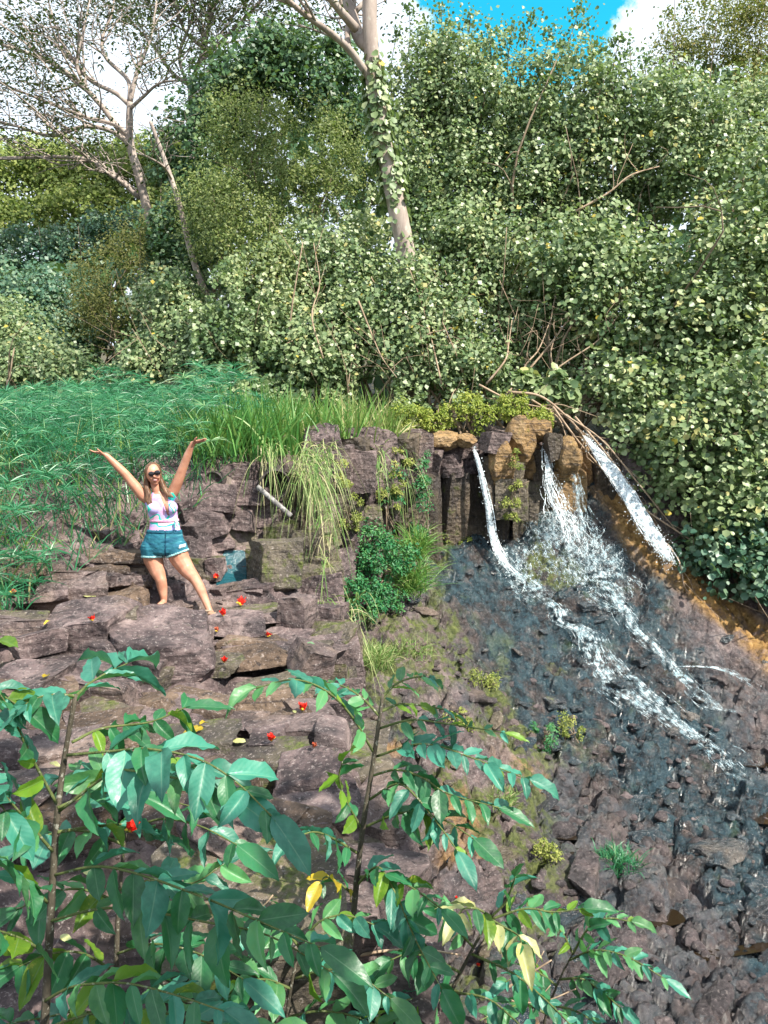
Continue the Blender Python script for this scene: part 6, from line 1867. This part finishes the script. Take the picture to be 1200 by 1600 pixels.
sapling('sapling', 'low leafy sapling at bottom centre-right with a cream-leaved tip', [(660, 1720, 3.2), (680, 1620, 3.2), (705, 1550, 3.2), (740, 1480, 3.2), (768, 1432, 3.2)], .012, [
    (fr([(768, 1432), (790, 1410), (800, 1385), (805, 1370)], 3.2, 3.1), 2, 52, ('leaf_green', T), .1),
    (fr([(768, 1432), (745, 1420), (725, 1420), (715, 1430)], 3.2, 3.0), 2, 60, ('leaf_cream',), .5),
    (fr([(766, 1436), (790, 1450), (810, 1462), (815, 1475)], 3.2, 3.0), 2, 68, ('leaf_cream', Gn), .8),
    (fr([(768, 1436), (820, 1420), (865, 1425), (910, 1420)], 3.2, 3.1), 4, 56, (Gn, Y_), .3),
    (fr([(740, 1480), (700, 1440), (670, 1420), (640, 1430)], 3.2, 3.2), 4, 58, (T, Gn, L), .4),
    (fr([(735, 1490), (800, 1520), (850, 1560), (890, 1600)], 3.2, 2.9), 5, 56, (Gn, T), .5),
    (fr([(720, 1520), (680, 1500), (640, 1490), (610, 1500)], 3.2, 3.0), 4, 60, (Gn, L), .5),
    (fr([(705, 1550), (760, 1560), (800, 1590), (840, 1630)], 3.2, 2.9), 4, 56, (Gn, T), .5),
    (fr([(700, 1565), (650, 1560), (610, 1575), (570, 1600)], 3.2, 2.9), 4, 66, (L, T), .4),
])
sapling('sapling', 'small spreading sapling at the bottom, farthest right of the leaves', [(835, 1700, 3.7), (850, 1600, 3.7), (870, 1540, 3.7), (895, 1490, 3.7)], .010, [
    (fr([(895, 1490), (920, 1450), (950, 1435), (985, 1440)], 3.7, 3.6), 4, 46, (L, T), .25),
    (fr([(890, 1500), (930, 1485), (980, 1495), (1040, 1530)], 3.7, 3.4), 6, 46, (T, L), .2),
    (fr([(895, 1490), (880, 1460), (860, 1440), (840, 1430)], 3.7, 3.7), 3, 40, (T, L), .25),
    (fr([(875, 1530), (910, 1530), (940, 1550), (970, 1575)], 3.7, 3.5), 5, 42, (T, L, Gn), .35),
    (fr([(870, 1540), (840, 1520), (815, 1520), (790, 1535)], 3.7, 3.5), 4, 42, (T, L), .3),
    (fr([(860, 1570), (900, 1580), (930, 1600), (960, 1630)], 3.7, 3.5), 4, 44, (T, L), .3),
    (fr([(856, 1585), (820, 1570), (780, 1580), (740, 1600)], 3.7, 3.4), 4, 46, (Gn, L), .35),
])
sapling('sapling', 'sapling reaching in from the left edge with a bright green leaf', [(-120, 1350, 2.3), (-110, 1200, 2.3), (-90, 1100, 2.3), (-70, 1040, 2.3)], .012, [
    (fr([(-72, 1045), (-45, 1015), (-15, 1000), (0, 1000)], 2.3, 2.2), 2, 48, (Y_,), .1),
    (fr([(-90, 1100), (-50, 1080), (-10, 1080), (40, 1110)], 2.3, 2.3), 3, 75, (Gn, T), .4),
    (fr([(-105, 1180), (-60, 1200), (-20, 1230), (10, 1270)], 2.3, 2.2), 3, 90, (T, Gn), .5),
])

sapling('sapling', 'sapling standing behind the nearest one, its leaves filling the gaps at lower left', [(175, 1700, 2.75), (180, 1560, 2.8), (185, 1420, 2.85), (195, 1310, 2.9), (205, 1230, 2.9)], .013, [
    (fr([(205, 1232), (235, 1205), (275, 1195), (320, 1200)], 2.9, 2.8), 3, 84, (T, Gn), .35),
    (fr([(203, 1240), (165, 1215), (130, 1205), (95, 1215)], 2.9, 2.9), 3, 80, (T, L), .35),
    (fr([(197, 1300), (250, 1280), (310, 1290), (370, 1320)], 2.88, 2.6), 3, 90, (Gn, T), .4),
    (fr([(194, 1320), (140, 1300), (90, 1300), (40, 1320)], 2.88, 2.7), 3, 90, (T, Gn), .4),
    (fr([(187, 1390), (240, 1375), (300, 1380), (350, 1350)], 2.85, 3.0), 3, 84, (T, L), .35),
    (fr([(186, 1410), (130, 1390), (80, 1395), (30, 1420)], 2.85, 2.7), 3, 92, (Gn, L), .4),
    (fr([(183, 1490), (240, 1475), (310, 1490), (380, 1530)], 2.82, 2.5), 4, 92, (T, Gn), .4),
    (fr([(181, 1520), (130, 1490), (80, 1490), (30, 1510)], 2.8, 2.6), 3, 96, (Gn, Y_), .5),
    (fr([(180, 1570), (250, 1560), (340, 1575), (430, 1600)], 2.78, 2.4), 4, 96, (L, T), .35),
    (fr([(178, 1600), (130, 1580), (70, 1590), (10, 1600)], 2.78, 2.5), 3, 100, (T, Gn), .4),
])
sapling('sapling', 'short sapling low in the middle between the two taller stems', [(440, 1720, 2.8), (445, 1620, 2.8), (455, 1540, 2.8), (470, 1470, 2.85)], .011, [
    (fr([(470, 1472), (500, 1440), (540, 1430), (585, 1445)], 2.85, 2.8), 3, 66, (T, L), .35),
    (fr([(468, 1480), (440, 1450), (405, 1440), (370, 1455)], 2.85, 2.8), 3, 70, (T, Gn), .4),
    (fr([(458, 1530), (510, 1515), (560, 1525), (610, 1560)], 2.82, 2.6), 4, 76, (L, T), .4),
    (fr([(455, 1545), (410, 1530), (370, 1545), (330, 1575)], 2.8, 2.6), 4, 78, (Gn, L), .4),
    (fr([(448, 1590), (500, 1580), (560, 1590), (620, 1620)], 2.8, 2.6), 4, 80, (L, T), .35),
])
# pale dead twigs among the leaves
G8 = 'pale dead twigs among the foreground leaves'
for pl, y, w, lab in [([(555, 1494), (600, 1486), (660, 1484), (720, 1492)], 3.3, .008, 'straight pale twig lying across the brown rock pillar'), ([(790, 1545), (830, 1520), (862, 1500)], 3.5, .007, 'short pale twig right of the cream leaves'),
                      ([(350, 1398), (400, 1420), (448, 1460)], 2.6, .007, 'broken stick on the grey rock between the leaves'), ([(780, 1560), (810, 1565), (850, 1565), (900, 1545)], 3.6, .006, 'bent thin twig near the bottom right leaves')]:
    pts = smooth_path([P(a, b, y) for a, b in pl], 14)
    v, q = joinm([tube(pts, np.linspace(w, w * .5, 14), 6, .08), tube(smooth_path([pts[6], pts[8] + [0, 0, .03], pts[9] + [0.02, 0, .09]], 5), w * .4, 4)])
    tag(obj_np('dead_twig', v, q, mat=M['twig']), lab, 'twig', G8)
